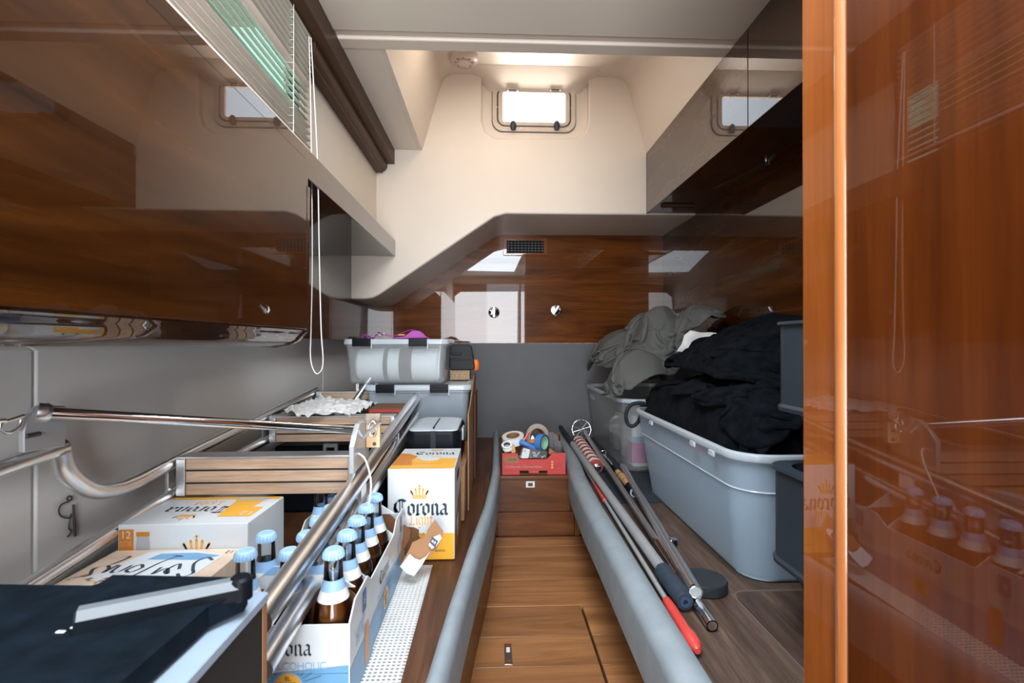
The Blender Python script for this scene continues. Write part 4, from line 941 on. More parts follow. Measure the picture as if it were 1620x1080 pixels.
def latch(t, x, y, z, w, h):
    o = obj('latch', box(BM(), (x-w/2, y-.010, z-h), (x+w/2, y+.012, z+.003), .003, 2), 'black_plastic', t, world=True, label='black snap latch')
    obj('latch_ridge', box(BM(), (x-w/2+.006, y-.0125, z-h*.72), (x+w/2-.006, y-.0095, z-h*.35), .001, 1), 'black_plastic', o, world=True)
    obj('hinge_tab', box(BM(), (x+w/2+.001, y-.004, z-h-.012), (x+w/2+.006, y+.002, z-.002), .001, 1), 'tote_rim', t, world=True)
def lidded(name, label, cx, cy, zb, zt, w, d, mat, latches):
    t = thing(name, label, 'tub', (cx, cy, zb))
    tub(t, cx, cy, zb, zt-.022, w*.90, d*.88, w*.95, d*.94, .03, mat, .006, .012)
    bm = BM(); lp = lambda a, b, z, r: [(x, y, z) for x, y in rrect(cx, cy, a, b, r, 6)]
    loft(bm, [lp(w-.004, d-.004, zt-.024, .04), lp(w, d, zt-.022, .04), lp(w, d, zt-.006, .04), lp(w-.01, d-.01, zt, .038), lp(w-.05, d-.05, zt, .03), lp(w-.056, d-.056, zt-.004, .03)])
    obj('lid', bm, 'tote_rim', t, 50, world=True)
    for lx in latches: latch(t, lx, cy-d/2, zt, .078, .032)
    return t
kb = thing('cardboard_box', 'brown cardboard box under the stacked lidded tubs', 'box', (-.34, 2.3, BZ))
obj('carton', box(BM(), (-.58, 2.10, BZ+.001), (-.10, 2.56, CZ-.43), .003, 1), 'kraft', kb, world=True)
kb2 = thing('cardboard_box', 'low brown cardboard box directly behind the tall white beer carton', 'box', (-.22, 1.85, BZ))
obj('carton', box(BM(), (-.35, 1.69, BZ+.001), (-.098, 2.06, CZ-.43), .003, 1), 'kraft', kb2, world=True)
zl = atY(700, 608, 2.12).z
x0t, x1t = atY(575, 610, 2.10).x, atY(746, 610, 2.10).x
lt_ = lidded('storage_tub', 'lower grey-clear lidded storage tub with black latches', (x0t+x1t)/2, 2.31, CZ-.428, zl, x1t-x0t, .44, 'tote_grey', [atY(610, 610, 2.1).x, atY(695, 610, 2.1).x])
zu = atY(620, 536, 2.12).z; x0u, x1u = atY(540, 540, 2.12).x, atY(710, 540, 2.12).x
ut_ = lidded('storage_tub', 'upper white-clear lidded storage tub holding a white roll, topmost of the stack', (x0u+x1u)/2, 2.30, zl+.001, zu, x1u-x0u, .36, 'tote_white', [atY(572, 545, 2.12).x, atY(661, 545, 2.12).x])
rl = thing('white_roll', 'large white padded roll inside the upper lidded tub', 'roll', ((x0u+x1u)/2, 2.28, zl+.006))
cxr = (x0u+x1u)/2
bm = BM(); lathe(bm, [(.02, -.185), (.060, -.185), (.072, -.174), (.074, 0), (.072, .174), (.060, .185), (.02, .185)], 28, axis_to((cxr, 2.225, zl+.084), (1, 0, 0))); obj('roll', bm, 'milk', rl, world=True)
for dx, w in ((-.052, .010), (.035, .028)):
    bm = BM(); lathe(bm, [(.0748, -w), (.0748, w)], 28, axis_to((cxr+dx, 2.225, zl+.084), (1, 0, 0)), caps=False); obj('wrap_band', bm, 'tape_grey', rl, world=True, label='grey band round the roll')
di = thing('white_disc', 'round white object seen through the lower lidded tub', 'disc', (-.17, 2.13, CZ-.33))
p = atY(697, 642, 2.14); bm = BM(); lathe(bm, [(.037, 0), (.037, .05), (.02, .052)], 28, axis_to(p, (0, 1, 0))); obj('disc', bm, 'milk', di, world=True)
tag(di, kind=None)
# purple straps on top
pu = thing('purple_strap', 'tangled purple webbing strap lying on the upper lidded tub', 'strap', (cxr, 2.25, zu))
def ribbon(pts, w, th=.0015, up=(0, 0, 1)):
    bm = BM(); P = smoothp(pts, 6); L = []
    for k, p in enumerate(P):
        t = (P[min(k+1, len(P)-1)]-P[max(k-1, 0)]).normalized(); s = t.cross(Vector(up))
        s = s.normalized() if s.length > .01 else Vector((0, 1, 0)); n = s.cross(t)
        L.append([p+s*w/2-n*th/2, p+s*w/2+n*th/2, p-s*w/2+n*th/2, p-s*w/2-n*th/2])
    return loft(bm, L)
A_ = lambda a, b, y: atY(a, b, y)
for kk, pts in enumerate(([(571, 530), (580, 538), (592, 532), (600, 527), (620, 531), (640, 524), (655, 521), (668, 529), (678, 534)], [(598, 524), (606, 527), (625, 530), (645, 533), (660, 526), (672, 532)], [(586, 533), (575, 528), (590, 531), (605, 531)], [(615, 536), (632, 533), (650, 527), (662, 522), (674, 533)])):
    bm = ribbon([A_(a, b+1, 2.17+.03*kk+.01*(i % 2)) for i, (a, b) in enumerate(pts)], .022, up=(0, 0, 1)); obj('webbing', bm, 'purple', pu, world=True)
bm = BM(); loft(bm, [[tuple(A_(a, b, y)) for a, b in ((618, 535), (640, 532), (652, 523), (664, 524), (676, 534))] for y in (2.16, 2.24)]); obj('webbing_fold', bm, 'purple', pu, 60, world=True)
bm = BM(); p = A_(604, 530, 2.17); tube(bm, [p+Vector((.012*math.cos(a), -.004, .006*math.sin(a)+.004)) for a in [k*PI/6 for k in range(13)]], .002, 6, False); obj('buckle', bm, 'steel', pu, world=True)
p = A_(635, 530, 2.17); obj('buckle', box(BM(), p-Vector((.016, .005, .002)), p+Vector((.016, .005, .004)), .002, 1), 'ink_gold', pu, world=True)
# basket + drill case right of the upper tub
wkr = thing('wicker_box', 'small woven tan box under the black tool case', 'box', (-.15, 2.42, zl))
bz1 = atY(730, 585, 2.36).z; a = atY(712, 590, 2.36).x; b = atY(743, 590, 2.36).x
bm = BM(); box(bm, (a, 2.36, zl+.001), (b, 2.50, bz1), .002, 1); obj('body', bm, 'wicker', wkr, world=True)
bm = BM()
for k in range(9):
    for j in range(4):
        x = a+.004+(b-a-.008)*k/8; z = zl+.006+(bz1-zl-.012)*j/3
        box(bm, (x-.0045, 2.357, z-.0035), (x+.0045, 2.361, z+.0035), .001, 1, rot=Matrix.Rotation(.5 if (k+j) % 2 else -.5, 3, 'Y'))
obj('weave', bm, 'wicker', wkr, world=True, kind='stuff')
dc = thing('tool_case', 'small black hard tool case on top right of the stack beside the grey wall', 'case', (-.15, 2.42, bz1))
x0, x1 = atY(711, 560, 2.34).x, atY(745, 560, 2.34).x; z1 = atY(730, 545, 2.34).z
bm = BM(); P = rrect((x0+x1)/2, (bz1+z1)/2+.0005, x1-x0, z1-bz1-.002, .014, 4); P = [(x+(.018 if (x > (x0+x1)/2 and z < (bz1+z1)/2) else 0), z) for x, z in P]
loft(bm, [[(x, 2.345, z) for x, z in P], [(x, 2.47, z) for x, z in P]]); bmesh.ops.bevel(bm, geom=bm.edges[:], offset=.003, segments=1, affect='EDGES'); obj('shell', bm, 'black_plastic', dc, world=True)
pz = (bz1+z1)/2; obj('handle', box(BM(), (x0+.005, 2.336, pz+.012), (x0+.056, 2.344, pz+.024), .003, 2), 'black_plastic', dc, world=True)
obj('seam_rib', box(BM(), (x0+.003, 2.341, pz-.014), (x1+.014, 2.3445, pz-.008), .001, 1), 'black_plastic', dc, world=True)
bm = BM(); lathe(bm, [(.001, -.03), (.012, -.026), (.017, -.01), (.017, .012), (.010, .026), (.001, .028)], 14, Matrix.Translation(atY(753, 577, 2.40))); obj('grip', bm, 'orange', dc, world=True, label='orange grip at the right side')
cs_ = thing('cardboard_sheet', 'upright brown cardboard flap at the aisle side of the stacked tubs', 'cardboard', (-.088, 2.1, BZ))
bm = BM(); loft(bm, [[(x, y, z) for y, z in ((1.80, BZ+.001), (2.50, BZ+.001), (2.50, atY(748, 590, 2.45).z), (2.30, atY(745, 596, 2.3).z), (1.95, atY(741, 640, 1.95).z), (1.80, atY(738, 655, 1.80).z))] for x in (-.094, -.089)])
obj('flap', bm, 'kraft', cs_, 0, world=True)
bm = BM(); box(bm, (-.086, 2.22, BZ+.001), (-.082, 2.56, CZ-.24)); obj('flap', bm, 'kraft_dark', cs_, world=True)
# black organiser case with clear lid
zc0, zc1 = CZ-.429, atY(700, 683, 1.70).z
oc = thing('organiser_case', 'black tool case with a grey clear lid behind the tall beer carton', 'case', (-.21, 1.86, zc0))
xa, xb = atY(640, 695, 1.70).x, atY(728, 695, 1.70).x
bm = BM(); lp = lambda a, b, z, r, cx=(xa+xb)/2: [(x, y, z) for x, y in rrect(cx, 1.855, a, b, r, 5)]
w = xb-xa; loft(bm, [lp(w-.02, .28, zc0+.001, .03), lp(w, .30, zc0+.012, .035), lp(w, .30, zc1-.012, .035), lp(w-.014, .29, zc1, .03)]); obj('shell', bm, 'black_plastic', oc, world=True)
zc2 = atY(700, 661, 1.95).z
bm = BM(); loft(bm, [lp(w-.02, .285, zc1+.0003, .025), lp(w-.02, .28, zc1+.004, .025), [(x, y+.02, max(z, zc1+.004)) for x, y, z in lp(w-.07, .20, zc2, .02)]]); ll = obj('lid', bm, 'tote_rim', oc, 30, world=True, label='smoky clear lid')
xm = (xa+xb)/2
obj('strap', box(BM(), (xm-.008, 1.698, zc0+.004), (xm+.012, 1.704, zc1+.003), .0015, 1), 'black_rubber', oc, world=True)
obj('lid_groove', box(BM(), (xm-.002, 1.73, zc2-.012), (xm+.003, 1.94, zc2+.0015)), 'black_plastic', ll, world=True)
obj('side_clip', box(BM(), (xb-.002, 1.80, zc1-.05), (xb+.006, 1.87, zc1-.005), .002, 1), 'ink_grey', oc, world=True)
# black case glimpsed below the second tread, red-topped carton
bc = thing('tool_case', 'large black case lying under the ladder against the left wall', 'case', (-.6, 1.95, BZ))
obj('shell', box(BM(), (-.80, 1.80, BZ+.001), (-.40, 2.08, CZ-.375), .012, 3), 'black_plastic', bc, world=True)
p = atY(523, 712, 1.79); bm = plate(rrect(p.x, p.z, .052, .05, .004), [rrect(p.x, p.z-.004, .03, .03, .003)], 1.785, 1.799, .002); obj('latch', bm, 'ink_grey', bc, world=True)
rb = thing('red_carton', 'small brown and red carton under the far ladder treads', 'box', (-.44, 2.0, CZ-.37))
a, b = atY(583, 660, 1.90), atY(645, 646, 1.90)
obj('carton', box(BM(), (a.x, 1.90, CZ-.3745), (b.x-.02, 2.07, b.z), .002, 1), 'kraft_dark', rb, world=True)
obj('red_band', box(BM(), (a.x+.004, 1.8985, b.z-.014), (b.x-.02, 1.9, b.z-.004)), 'crate_red', rb, world=True)

# ================================================================== TORN CARDBOARD SCRAP
tc_ = thing('torn_carton_flap', 'torn brown and white carton piece lying across the bottle carriers', 'cardboard', (-.2, 1.3, BZ+.08))
yq = 1.30
def flat(pxs, y, mat, name, th=.0015, slope=0.0):
    P = [atY(a, b, y+slope*(b-860)/100.0) for a, b in pxs]; bm = BM()
    loft(bm, [[tuple(p) for p in P], [(p.x, p.y+th, p.z) for p in P]]); return obj(name, bm, mat, tc_, 0, world=True)
flat([(632, 897), (648, 868), (652, 858), (673, 848), (676, 838), (688, 822), (701, 840), (700, 850), (690, 868), (678, 882), (662, 890), (654, 882), (648, 893)], 1.285, 'kraft', 'brown_side', slope=-.07)
flat([(633, 896), (648, 876), (656, 883), (664, 886), (674, 880), (680, 872), (668, 893), (655, 911), (644, 907)], 1.272, 'carton_white', 'white_side', slope=-.07)
flat([(678, 862), (684, 850), (696, 845), (699, 851), (690, 864), (683, 868)], 1.279, 'carton_white', 'white_tab', slope=-.07)
flat([(680, 858), (684, 849), (693, 856), (688, 866)], 1.276, 'ink_navy', 'navy_label', slope=-.07)
p = atY(686.5, 857, 1.274+.002); obj('letter', onto(text_mesh('S', .016, bold=.0006), (p.x, p.y, p.z), (.6, 0, .8), (-.8, 0, .6)), 'carton_white', tc_, 0, world=True)
flat([(618, 838), (640, 830), (650, 838), (648, 852), (640, 866), (622, 862)], 1.335, 'kraft_dark', 'dark_flap')

# ================================================================== RED CRATE WITH ODDS AND ENDS
ck = thing('fruit_crate', 'small red cardboard fruit crate full of tape rolls on the locker between the bunks', 'crate', (.19, 2.38, BZ))
yc0, yc1 = 2.285, 2.50
xa, xb = atY(794.5, 740, yc0).x, atY(894.5, 740, yc0).x; zt_ = atY(800, 716.5, yc0).z; zn = atY(850, 726, yc0).z; z0 = BZ+.0005
q = lambda px, py: (atY(px, py, yc0).x, atY(px, py, yc0).z)
bm = plate([(xa, z0), (q(822, 750)[0], z0), q(822, 744), q(836, 744), q(837, 748), q(852, 748), q(853, 744), q(866, 744), (q(866, 750)[0], z0), (xb, z0), (xb, zt_), q(874, 716.5), q(867, 724), (q(864, 726)[0], zn), (q(824, 726)[0], zn), q(820, 724), q(819, 716.5), (xa, zt_)], [], yc0-.003, yc0, 0)
fp = obj('front_panel', bm, 'crate_red', ck, 0, world=True)
for xx in (xa, xb-.003):
    bm = BM(); loft(bm, [[(x, y, z) for y, z in ((yc0+.0005, z0), (yc1, z0), (yc1, BZ+.150), (yc1-.05, BZ+.150), (yc1-.07, BZ+.12), (yc0+.05, BZ+.105), (yc0+.0005, zt_))] for x in (xx, xx+.003)])
    obj('side_panel', bm, 'kraft_dark', ck, 0, world=True)
bm = BM(); box(bm, (xa, yc1+.0005, z0), (xb, yc1+.0035, BZ+.115)); box(bm, (xa, yc1+.0005, BZ+.1155), (xa+.09, yc1+.0035, BZ+.16)); box(bm, (xb-.05, yc1+.0005, BZ+.1155), (xb, yc1+.0035, BZ+.155)); obj('back_panel', bm, 'kraft_dark', ck, 0, world=True, kind='stuff')
obj('base', box(BM(), (xa+.0032, yc0+.001, z0), (xb-.0032, yc1, z0+.003)), 'kraft_dark', ck, 0, world=True)
def cf(b, px, py, mat, name, e=0): 
    p = atY(px, py, yc0-.0032-e); return obj(name, onto(b, (p.x, yc0-.0032-e, p.z), (1, 0, 0), (0, 0, 1)), mat, fp, 0, world=True)
cf(poly([(-.038, 0), (-.024, .014), (.036, .020), (.036, -.016), (-.022, -.016)]), 808, 727, 'kraft', 'tag_print')
cf(text_mesh('Vander', .014, bold=.0003), 811, 726.5, 'ink_navy', 'tag_lettering', .0004)
cf(text_mesh('California Clementines', .019, shear=.2), 828, 738, 'tape_tan', 'crate_lettering', .0002)
cf(quad(xb-xa-.004, .0015), 844.5, 743.5, 'red_dark', 'fold_line')
cf(text_mesh('- o o o -', .010), 847, 745.5, 'ink_gold', 'small_print', .0003)
for k in range(3): cf(poly([(.0055*math.cos(a), .0055*math.sin(a)) for a in [i*PI/5 for i in range(10)]]), 873.5, 730.5+4.3*k, 'ink_gold', 'fruit_emblem')
cf(text_mesh('SWEET\nSEEDLESS\nEASY PEEL', .0075), 883, 735, 'red_dark', 'small_print')
def ring(name, label, c, ax, ro, ri, h, mo, ms, mc, cat='tape'):
    t = thing(name, label, cat, c, rot=Vector(ax).to_track_quat('Z', 'Y').to_euler())
    bm = BM(); loft(bm, [[(r*math.cos(a), r*math.sin(a), z) for a in [2*PI*i/32 for i in range(32)]] for r, z in ((ri+.004, -h/2), (ro-.001, -h/2), (ro, -h/2+.001), (ro, h/2-.001), (ro-.001, h/2), (ri+.004, h/2))], False, False); obj('tape', bm, mo, t, 50)
    bm = BM(); loft(bm, [[(r*math.cos(a), r*math.sin(a), z) for a in [2*PI*i/32 for i in range(32)]] for r, z in ((ri+.004, -h/2-.0002), (ri, -h/2), (ri, h/2), (ri+.004, h/2+.0002))], False, False); obj('core', bm, mc, t, 50)
    bm = BM()
    for s in (-1, 1): 
        loft(bm, [[(r*math.cos(a), r*math.sin(a), s*(h/2+.0004)) for a in [2*PI*i/32 for i in range(32)]] for r in (ri+.004, ro-.0015)], False, False)
    obj('wound_side', bm, ms, t, 0, kind='stuff'); return t
P_ = lambda px, py, y: atY(px, py, y)
ring('tape_roll', 'wide grey duct tape roll standing upright at the back of the red crate', P_(848, 691, 2.44), (.35, -1, .25), .066, .040, .044, 'tape_grey', 'tape_tan', 'kraft', 'tape')
ring('tape_roll', 'blue masking tape roll standing upright with pale green core in the red crate', P_(857, 700, 2.345), (.75, -.62, .0), .042, .028, .034, 'tape_blue', 'tape_side', 'tape_core', 'tape')
ring('tape_roll', 'large white tape roll lying tilted at the left of the red crate', P_(812, 694, 2.385), (-.12, -.25, 1), .054, .030, .036, 'milk', 'label_white', 'kraft', 'tape')
ring('tape_roll', 'small white tape reel leaning on the front left of the red crate', P_(802, 704, 2.315), (-.1, -.5, 1), .027, .012, .009, 'label_white', 'milk', 'gasket', 'tape')
ring('tape_roll', 'small white tape reel lowest at the front left of the red crate', P_(803, 709, 2.310), (-.16, -.45, 1), .024, .011, .008, 'label_white', 'milk', 'gasket', 'tape')
t = thing('tool_roll', 'blue rolled cloth lying in the middle of the red crate', 'cloth', P_(833, 703, 2.33))
bm = BM(); tube(bm, smoothp([P_(823, 699, 2.34), P_(832, 702, 2.33), P_(846, 709, 2.335)], 4), [.013, .014, .014, .013, .014, .013, .013, .013, .012][:9], 10); obj('cloth', bm, 'tape_blue', t, world=True)
t = thing('pencil', 'short red pencil sticking out of the red crate', 'pencil', P_(832, 690, 2.35))
bm = BM(); tube(bm, [P_(828, 698, 2.335), P_(836.5, 684, 2.37)], .0055, 8); obj('barrel', bm, 'red', t, world=True)
bm = BM(); tube(bm, [P_(836.5, 684, 2.37), P_(837.6, 682, 2.372)], [.0055, .002], 8); obj('tip', bm, 'ink_gold', t, world=True)
t = thing('parts_bag', 'clear bag of screws with a white label at the front of the red crate', 'bag', P_(845, 716, 2.31))
zz = lambda px, py, y=2.305: tuple(P_(px, py, y))
def slab(pxs, y, th):
    bm = BM(); P0 = [P_(a, b, y) for a, b in pxs]; loft(bm, [[tuple(p) for p in P0], [(p.x, p.y+th, p.z) for p in P0]])
    bmesh.ops.bevel(bm, geom=bm.edges[:], offset=.0025, segments=2, affect='EDGES'); return bm
obj('bag', slab([(821, 724), (827, 707), (866, 715), (864, 725)], 2.296, .022), 'clear_bag', t, world=True)
obj('bag_label', slab([(824, 725), (828, 708.5), (838.5, 711), (836, 725)], 2.291, .0045), 'label_white', t, world=True)
bm = BM(); p = P_(830.5, 713, 2.2905); bm2 = lathe(bm, [(.006, 0), (.0, .0003)], 14, axis_to(p, (0, -1, 0)), caps=False); obj('label_print', bm, 'ink_grey', t, world=True)
bm = BM(); r = random.Random(4)
for k in range(26):
    p = P_(841+r.random()*22, 714.5+r.random()*8.5, 2.302+r.random()*.012); tube(bm, [p, p+Vector((r.uniform(-.012, .012), 0, r.uniform(-.006, .006)))], .0018, 5)
obj('screws', bm, 'steel', t, world=True, kind='stuff')
for lab, pxs, y, mat, nm in (('wooden stir sticks at the front left of the red crate', [(798, 716), (796, 711), (810, 705), (812, 714)], 2.30, 'pale_ply', 'wood_offcut'), ('pale round-ended wooden paddle in the red crate', [(809, 717), (810, 705), (814, 704), (816, 716)], 2.292, 'cork', 'wood_paddle'),
        ('orange plastic clip in the middle of the red crate', [(834, 700), (836, 697), (848, 696), (847, 702)], 2.36, 'orange', 'plastic_clip'), ('brown cardboard offcut at the right end of the red crate', [(868, 718), (869, 708), (880, 716), (879, 721)], 2.31, 'kraft', 'cardboard_offcut'),
        ('grey plastic packet standing at the right of the red crate', [(868, 706), (868, 684), (876, 683), (880, 700), (876, 712)], 2.40, 'tape_grey', 'packet')):
    t = thing(nm, lab, nm.split('_')[-1], P_(pxs[0][0], pxs[0][1], y)); obj('piece', slab(pxs, y, .012), mat, t, world=True)
for lab, pxs, y in (('upright clear plastic bag beside the grey packet in the red crate', [(872, 717), (878, 712), (876, 684), (882, 690), (886, 702), (887, 717)], 2.35), ('small clear bag at the far right of the red crate', [(884, 718), (884, 698), (888, 697), (890, 718)], 2.33)):
    t = thing('plastic_bag', lab, 'bag', P_(pxs[0][0], pxs[0][1], y)); obj('film', slab(pxs, y, .010), 'clear_bag', t, world=True)
t = thing('scraper', 'grey steel scraper blade leaning inside the duct tape roll in the red crate', 'tool', P_(843, 692, 2.40)); obj('blade', slab([(838, 700), (842, 688), (847, 694), (846, 702)], 2.39, .003), 'steel', t, world=True)

# ================================================================== RIGHT BUNK: POLES AND TOOLS
Z0 = BZ
mtd = thing('dark_mat', 'dark blue-grey mat under the rear tub on the right bunk', 'mat', (.7, 2.45, BZ))
bm = BM(); box(bm, (.455, 1.86, BZ+.0003), (1.12, 3.10, BZ+.0045), .001, 1); obj('mat', bm, 'mat_dark', mtd, world=True)
MZ = BZ+.0045
def pole_thing(name, label, cat, loc): return thing(name, label, cat, loc)
# thick pole with black foam grip
a = atZ(1084, 952, BZ+.026); b = atY(886, 674, 3.12)
t = pole_thing('boat_pole', 'thick grey aluminium pole with black foam grip lying beside the padded edge', 'pole', a)
f = lambda k: a+(b-a)*k
def pts_from_px(A, B, px):  # parameter on AB whose image x is px
    lo, hi = 0.0, 1.0
    for _ in range(40):
        m = (lo+hi)/2; p = A+(B-A)*m; v = Matrix.Rotation(YAW, 3, 'Z') @ (p-Vector((0, 0, CZ))); x = 810+F*v.x/v.y
        if (x > px) == (A.x/A.y > B.x/B.y): lo = m
        else: hi = m
    return lo
k1 = pts_from_px(a, b, 1047); k2 = pts_from_px(a, b, 906)
bm = BM(); tube(bm, [f(0), f(.006), f(k1-.004), f(k1)], [.019, .0225, .0225, .018], 20); obj('foam_grip', bm, 'foam_black', t, 60, world=True)
bm = BM(); lathe(bm, [(.012, 0), (.012, -.003), (.006, -.003), (.006, .0)], 16, axis_to(a, b-a)); obj('grip_plug', bm, 'tape_side', t, world=True)
bm = BM(); tube(bm, [f(k1), f(k2)], .0155, 18); obj('pole', bm, 'pole_grey', t, world=True)
bm = BM(); tube(bm, [f(k2), f(.985)], [.0165, .013], 16); obj('dark_sleeve', bm, 'black_rubber', t, world=True)
bm = BM(); tube(bm, [f(.985), f(1)], [.012, .010], 14); obj('tip', bm, 'cork', t, world=True, label='tan rounded tip')
# thin rod with red grip
a = atZ(1104, 1030, BZ+.016); b = atZ(902, 702, BZ+.030)
t = pole_thing('gaff_rod', 'thin dark rod with bright red grip lying between the padded edge and thick pole', 'rod', a); f = lambda k: a+(b-a)*k
k1 = pts_from_px(a, b, 1054)
bm = BM(); tube(bm, [f(0), f(k1*.08), f(k1*.22), f(k1*.35), f(k1*.8), f(k1)], [.006, .0145, .0165, .0125, .0125, .010], 16); obj('grip', bm, 'red', t, 60, world=True)
bm = BM(); tube(bm, [f(k1), f(1)], .0065, 10); obj('rod', bm, 'pole_grey', t, world=True)
m0, m1 = pts_from_px(a, b, 957), pts_from_px(a, b, 941)
bm = BM(); tube(bm, [f(m0), f(m1)], .0095, 10); obj('red_sleeve', bm, 'red', t, world=True)
# chrome folding legs
t = pole_thing('folding_stand', 'chrome tube stand with two hinged legs lying on the right bunk', 'stand', atZ(1050, 860, BZ))
A0, A1 = atZ(1127, 990, BZ+.014), atY(920, 676, 2.95); J = pts_from_px(A0, A1, 1040)
B0, B1 = atZ(1101, 936, BZ+.046), atZ(985, 738, BZ+.040)
g = lambda k: A0+(A1-A0)*k
bm = BM(); tube(bm, [g(0), g(J)], .0130, 16, caps=False); tube(bm, [g(.0), g(.02)], .0105, 14); obj('leg', bm, 'chrome', t, world=True)
bm = BM(); tube(bm, [g(J), g(1)], .0105, 12); obj('upper_leg', bm, 'steel', t, world=True)
bm = BM(); tube(bm, [B0, B1], .0150, 14, caps=True); obj('leg', bm, 'steel', t, world=True)
bm = BM(); lathe(bm, [(.0160, -.002), (.0160, .006), (.0125, .006), (.0125, -.002)], 18, axis_to(B0, B1-B0), caps=False); obj('leg_end', bm, 'chrome', t, world=True)
bm = BM(); lathe(bm, [(.0122, .0), (.0, .0005)], 18, axis_to(B0-(B1-B0).normalized()*.0015, B1-B0), caps=False); obj('leg_bore', bm, 'ink_grey', t, world=True)
c1, c2 = atZ(1043, 860, BZ+.03), atZ(1065, 858, BZ+.05)
obj('clamp', box(BM(), c1-Vector((.014, .02, .012)), c1+Vector((.014, .02, .012)), .004, 2), 'chrome', t, world=True); bm = BM(); tube(bm, [c1, c2], .008, 10); obj('clamp_bar', bm, 'chrome', t, world=True)
obj('clamp', box(BM(), c2-Vector((.012, .012, .014)), c2+Vector((.012, .012, .012)), .004, 2), 'chrome', t, world=True)
bm = BM(); tube(bm, [atZ(1060, 868, BZ+.04), atZ(1090, 922, BZ+.036)], .004, 8); tube(bm, [atZ(1066, 872, BZ+.045), atZ(1094, 925, BZ+.04)], .004, 8); obj('brace', bm, 'chrome', t, world=True, kind='stuff')
# ring at the far end
rg = thing('hoop', 'small chrome hoop with crossed wires standing beside the rear tub', 'hoop', atY(920, 695, 2.80))
c_ = atY(920, 679, 2.80); R_ = 15.0*2.80/F
bm = BM(); tube(bm, [c_+Vector((R_*math.cos(a), .01*math.sin(a), R_*math.sin(a))) for a in [k*2*PI/28 for k in range(29)]], .0045, 8, False); obj('rim', bm, 'chrome', rg, 60, world=True)
bm = BM()
for k in range(5): a_ = k*PI/5+.3; v = Vector((math.cos(a_), 0, math.sin(a_)))*R_; tube(bm, [c_-v, c_+v], .0022, 6)
obj('wires', bm, 'steel', rg, world=True, kind='stuff')
bm = BM(); tube(bm, [atY(920, 694, 2.79), atY(928, 706, 2.72)], .009, 10); obj('socket', bm, 'cork', rg, world=True)
# striped roll
a, b = atY(915, 697, 2.76), atZ(944, 738, BZ+.036)
sr = thing('striped_float', 'red and white spirally striped roll lying on the right bunk', 'float', b); f = lambda k: a+(b-a)*k
ax = (b-a).normalized(); u_ = ax.cross(Vector((0, 0, 1))).normalized(); w_ = ax.cross(u_)
NN = 90; Ls = []
bm = BM(); n = 20
for k in range(NN+1):
    p = f(k/NN); Ls.append([bm.verts.new(p+(u_*math.cos(2*PI*i/n)+w_*math.sin(2*PI*i/n))*.033*(1 if 0 < k < NN else .9)) for i in range(n)])
for k in range(NN):
    for i in range(n):
        fc = bm.faces.new((Ls[k][i], Ls[k][(i+1) % n], Ls[k+1][(i+1) % n], Ls[k+1][i])); fc.material_index = 1 if ((k/NN*8.0+i/n) % 1.0) < .52 else 0
bm.faces.new(Ls[0]); bm.faces.new(Ls[-1]); obj('roll', bm, ['red_dark', 'label_white'], sr, 60, world=True)
bm = BM(); lathe(bm, [(.018, 0), (.018, .012), (.010, .016), (.001, .016)], 16, axis_to(f(1.0), ax)); obj('end_fitting', bm, 'chrome', sr, world=True)
# fishing rod
a, b = atZ(1018, 795, MZ+.016), atZ(930, 690, MZ+.05); 
fr = thing('fishing_rod', 'dark fishing rod with cork grip lying beside the rear tub', 'rod', a); f = lambda k: a+(b-a)*k
k1, k2, k3 = pts_from_px(a, b, 1004), pts_from_px(a, b, 996), pts_from_px(a, b, 977)
bm = BM(); tube(bm, [f(0), f(.1), f(k1)], [.006, .009, .012], 12); obj('butt', bm, 'black_rubber', fr, world=True)
bm = BM(); tube(bm, [f(k1), f(k2)], [.020, .020], 14); obj('reel_seat', bm, 'black_plastic', fr, world=True)
bm = BM(); lathe(bm, [(.0135, -.001), (.0205, -.001), (.0205, -.004), (.0135, -.004)], 16, axis_to(f(k1), b-a), caps=False); obj('seat_ring', bm, 'ink_grey', fr, world=True)
bm = BM(); tube(bm, [f(k2), f((k2+k3)/2), f(k3)], [.014, .0165, .013], 14); obj('cork_grip', bm, 'cork', fr, world=True)
bm = BM()
for q in (.3, .5, .7): p = f(k2+(k3-k2)*q); tube(bm, [p, p+(b-a)*.004], .0168, 14)
obj('grip_bands', bm, 'kraft_dark', fr, world=True, kind='stuff')
bm = BM(); tube(bm, [f(k3), f(.97)], [.0075, .004], 8); obj('blank', bm, 'black_plastic', fr, world=True)
obj('reel_foot', box(BM(), f((k1+k2)/2)-Vector((.006, .035, .022)), f((k1+k2)/2)+Vector((.006, .035, -.016)), .002, 1), 'black_rubber', fr, world=True)
bm = BM(); p = f(pts_from_px(a, b, 955)); tube(bm, [p+Vector((.013*math.cos(q), 0, .013*math.sin(q)+.012)) for q in [k*PI/7 for k in range(15)]], .0018, 6, False); tube(bm, [p, f(pts_from_px(a, b, 968))+Vector((0, 0, .004))], .008, 10); obj('line_guide', bm, 'chrome', fr, world=True, kind='stuff')
# puck
p = atZ(1115, 912, BZ+.03); pk = thing('rubber_disc', 'thick round black rubber disc lying on the right bunk by the big tub', 'disc', (p.x, p.y, BZ))
bm = BM(); lathe(bm, [(.050, .0005), (.0535, .003), (.054, .024), (.051, .0285), (.001, .029)], 36, Matrix.Translation((p.x, p.y, BZ))); obj('disc', bm, 'black_rubber', pk, 40, world=True)

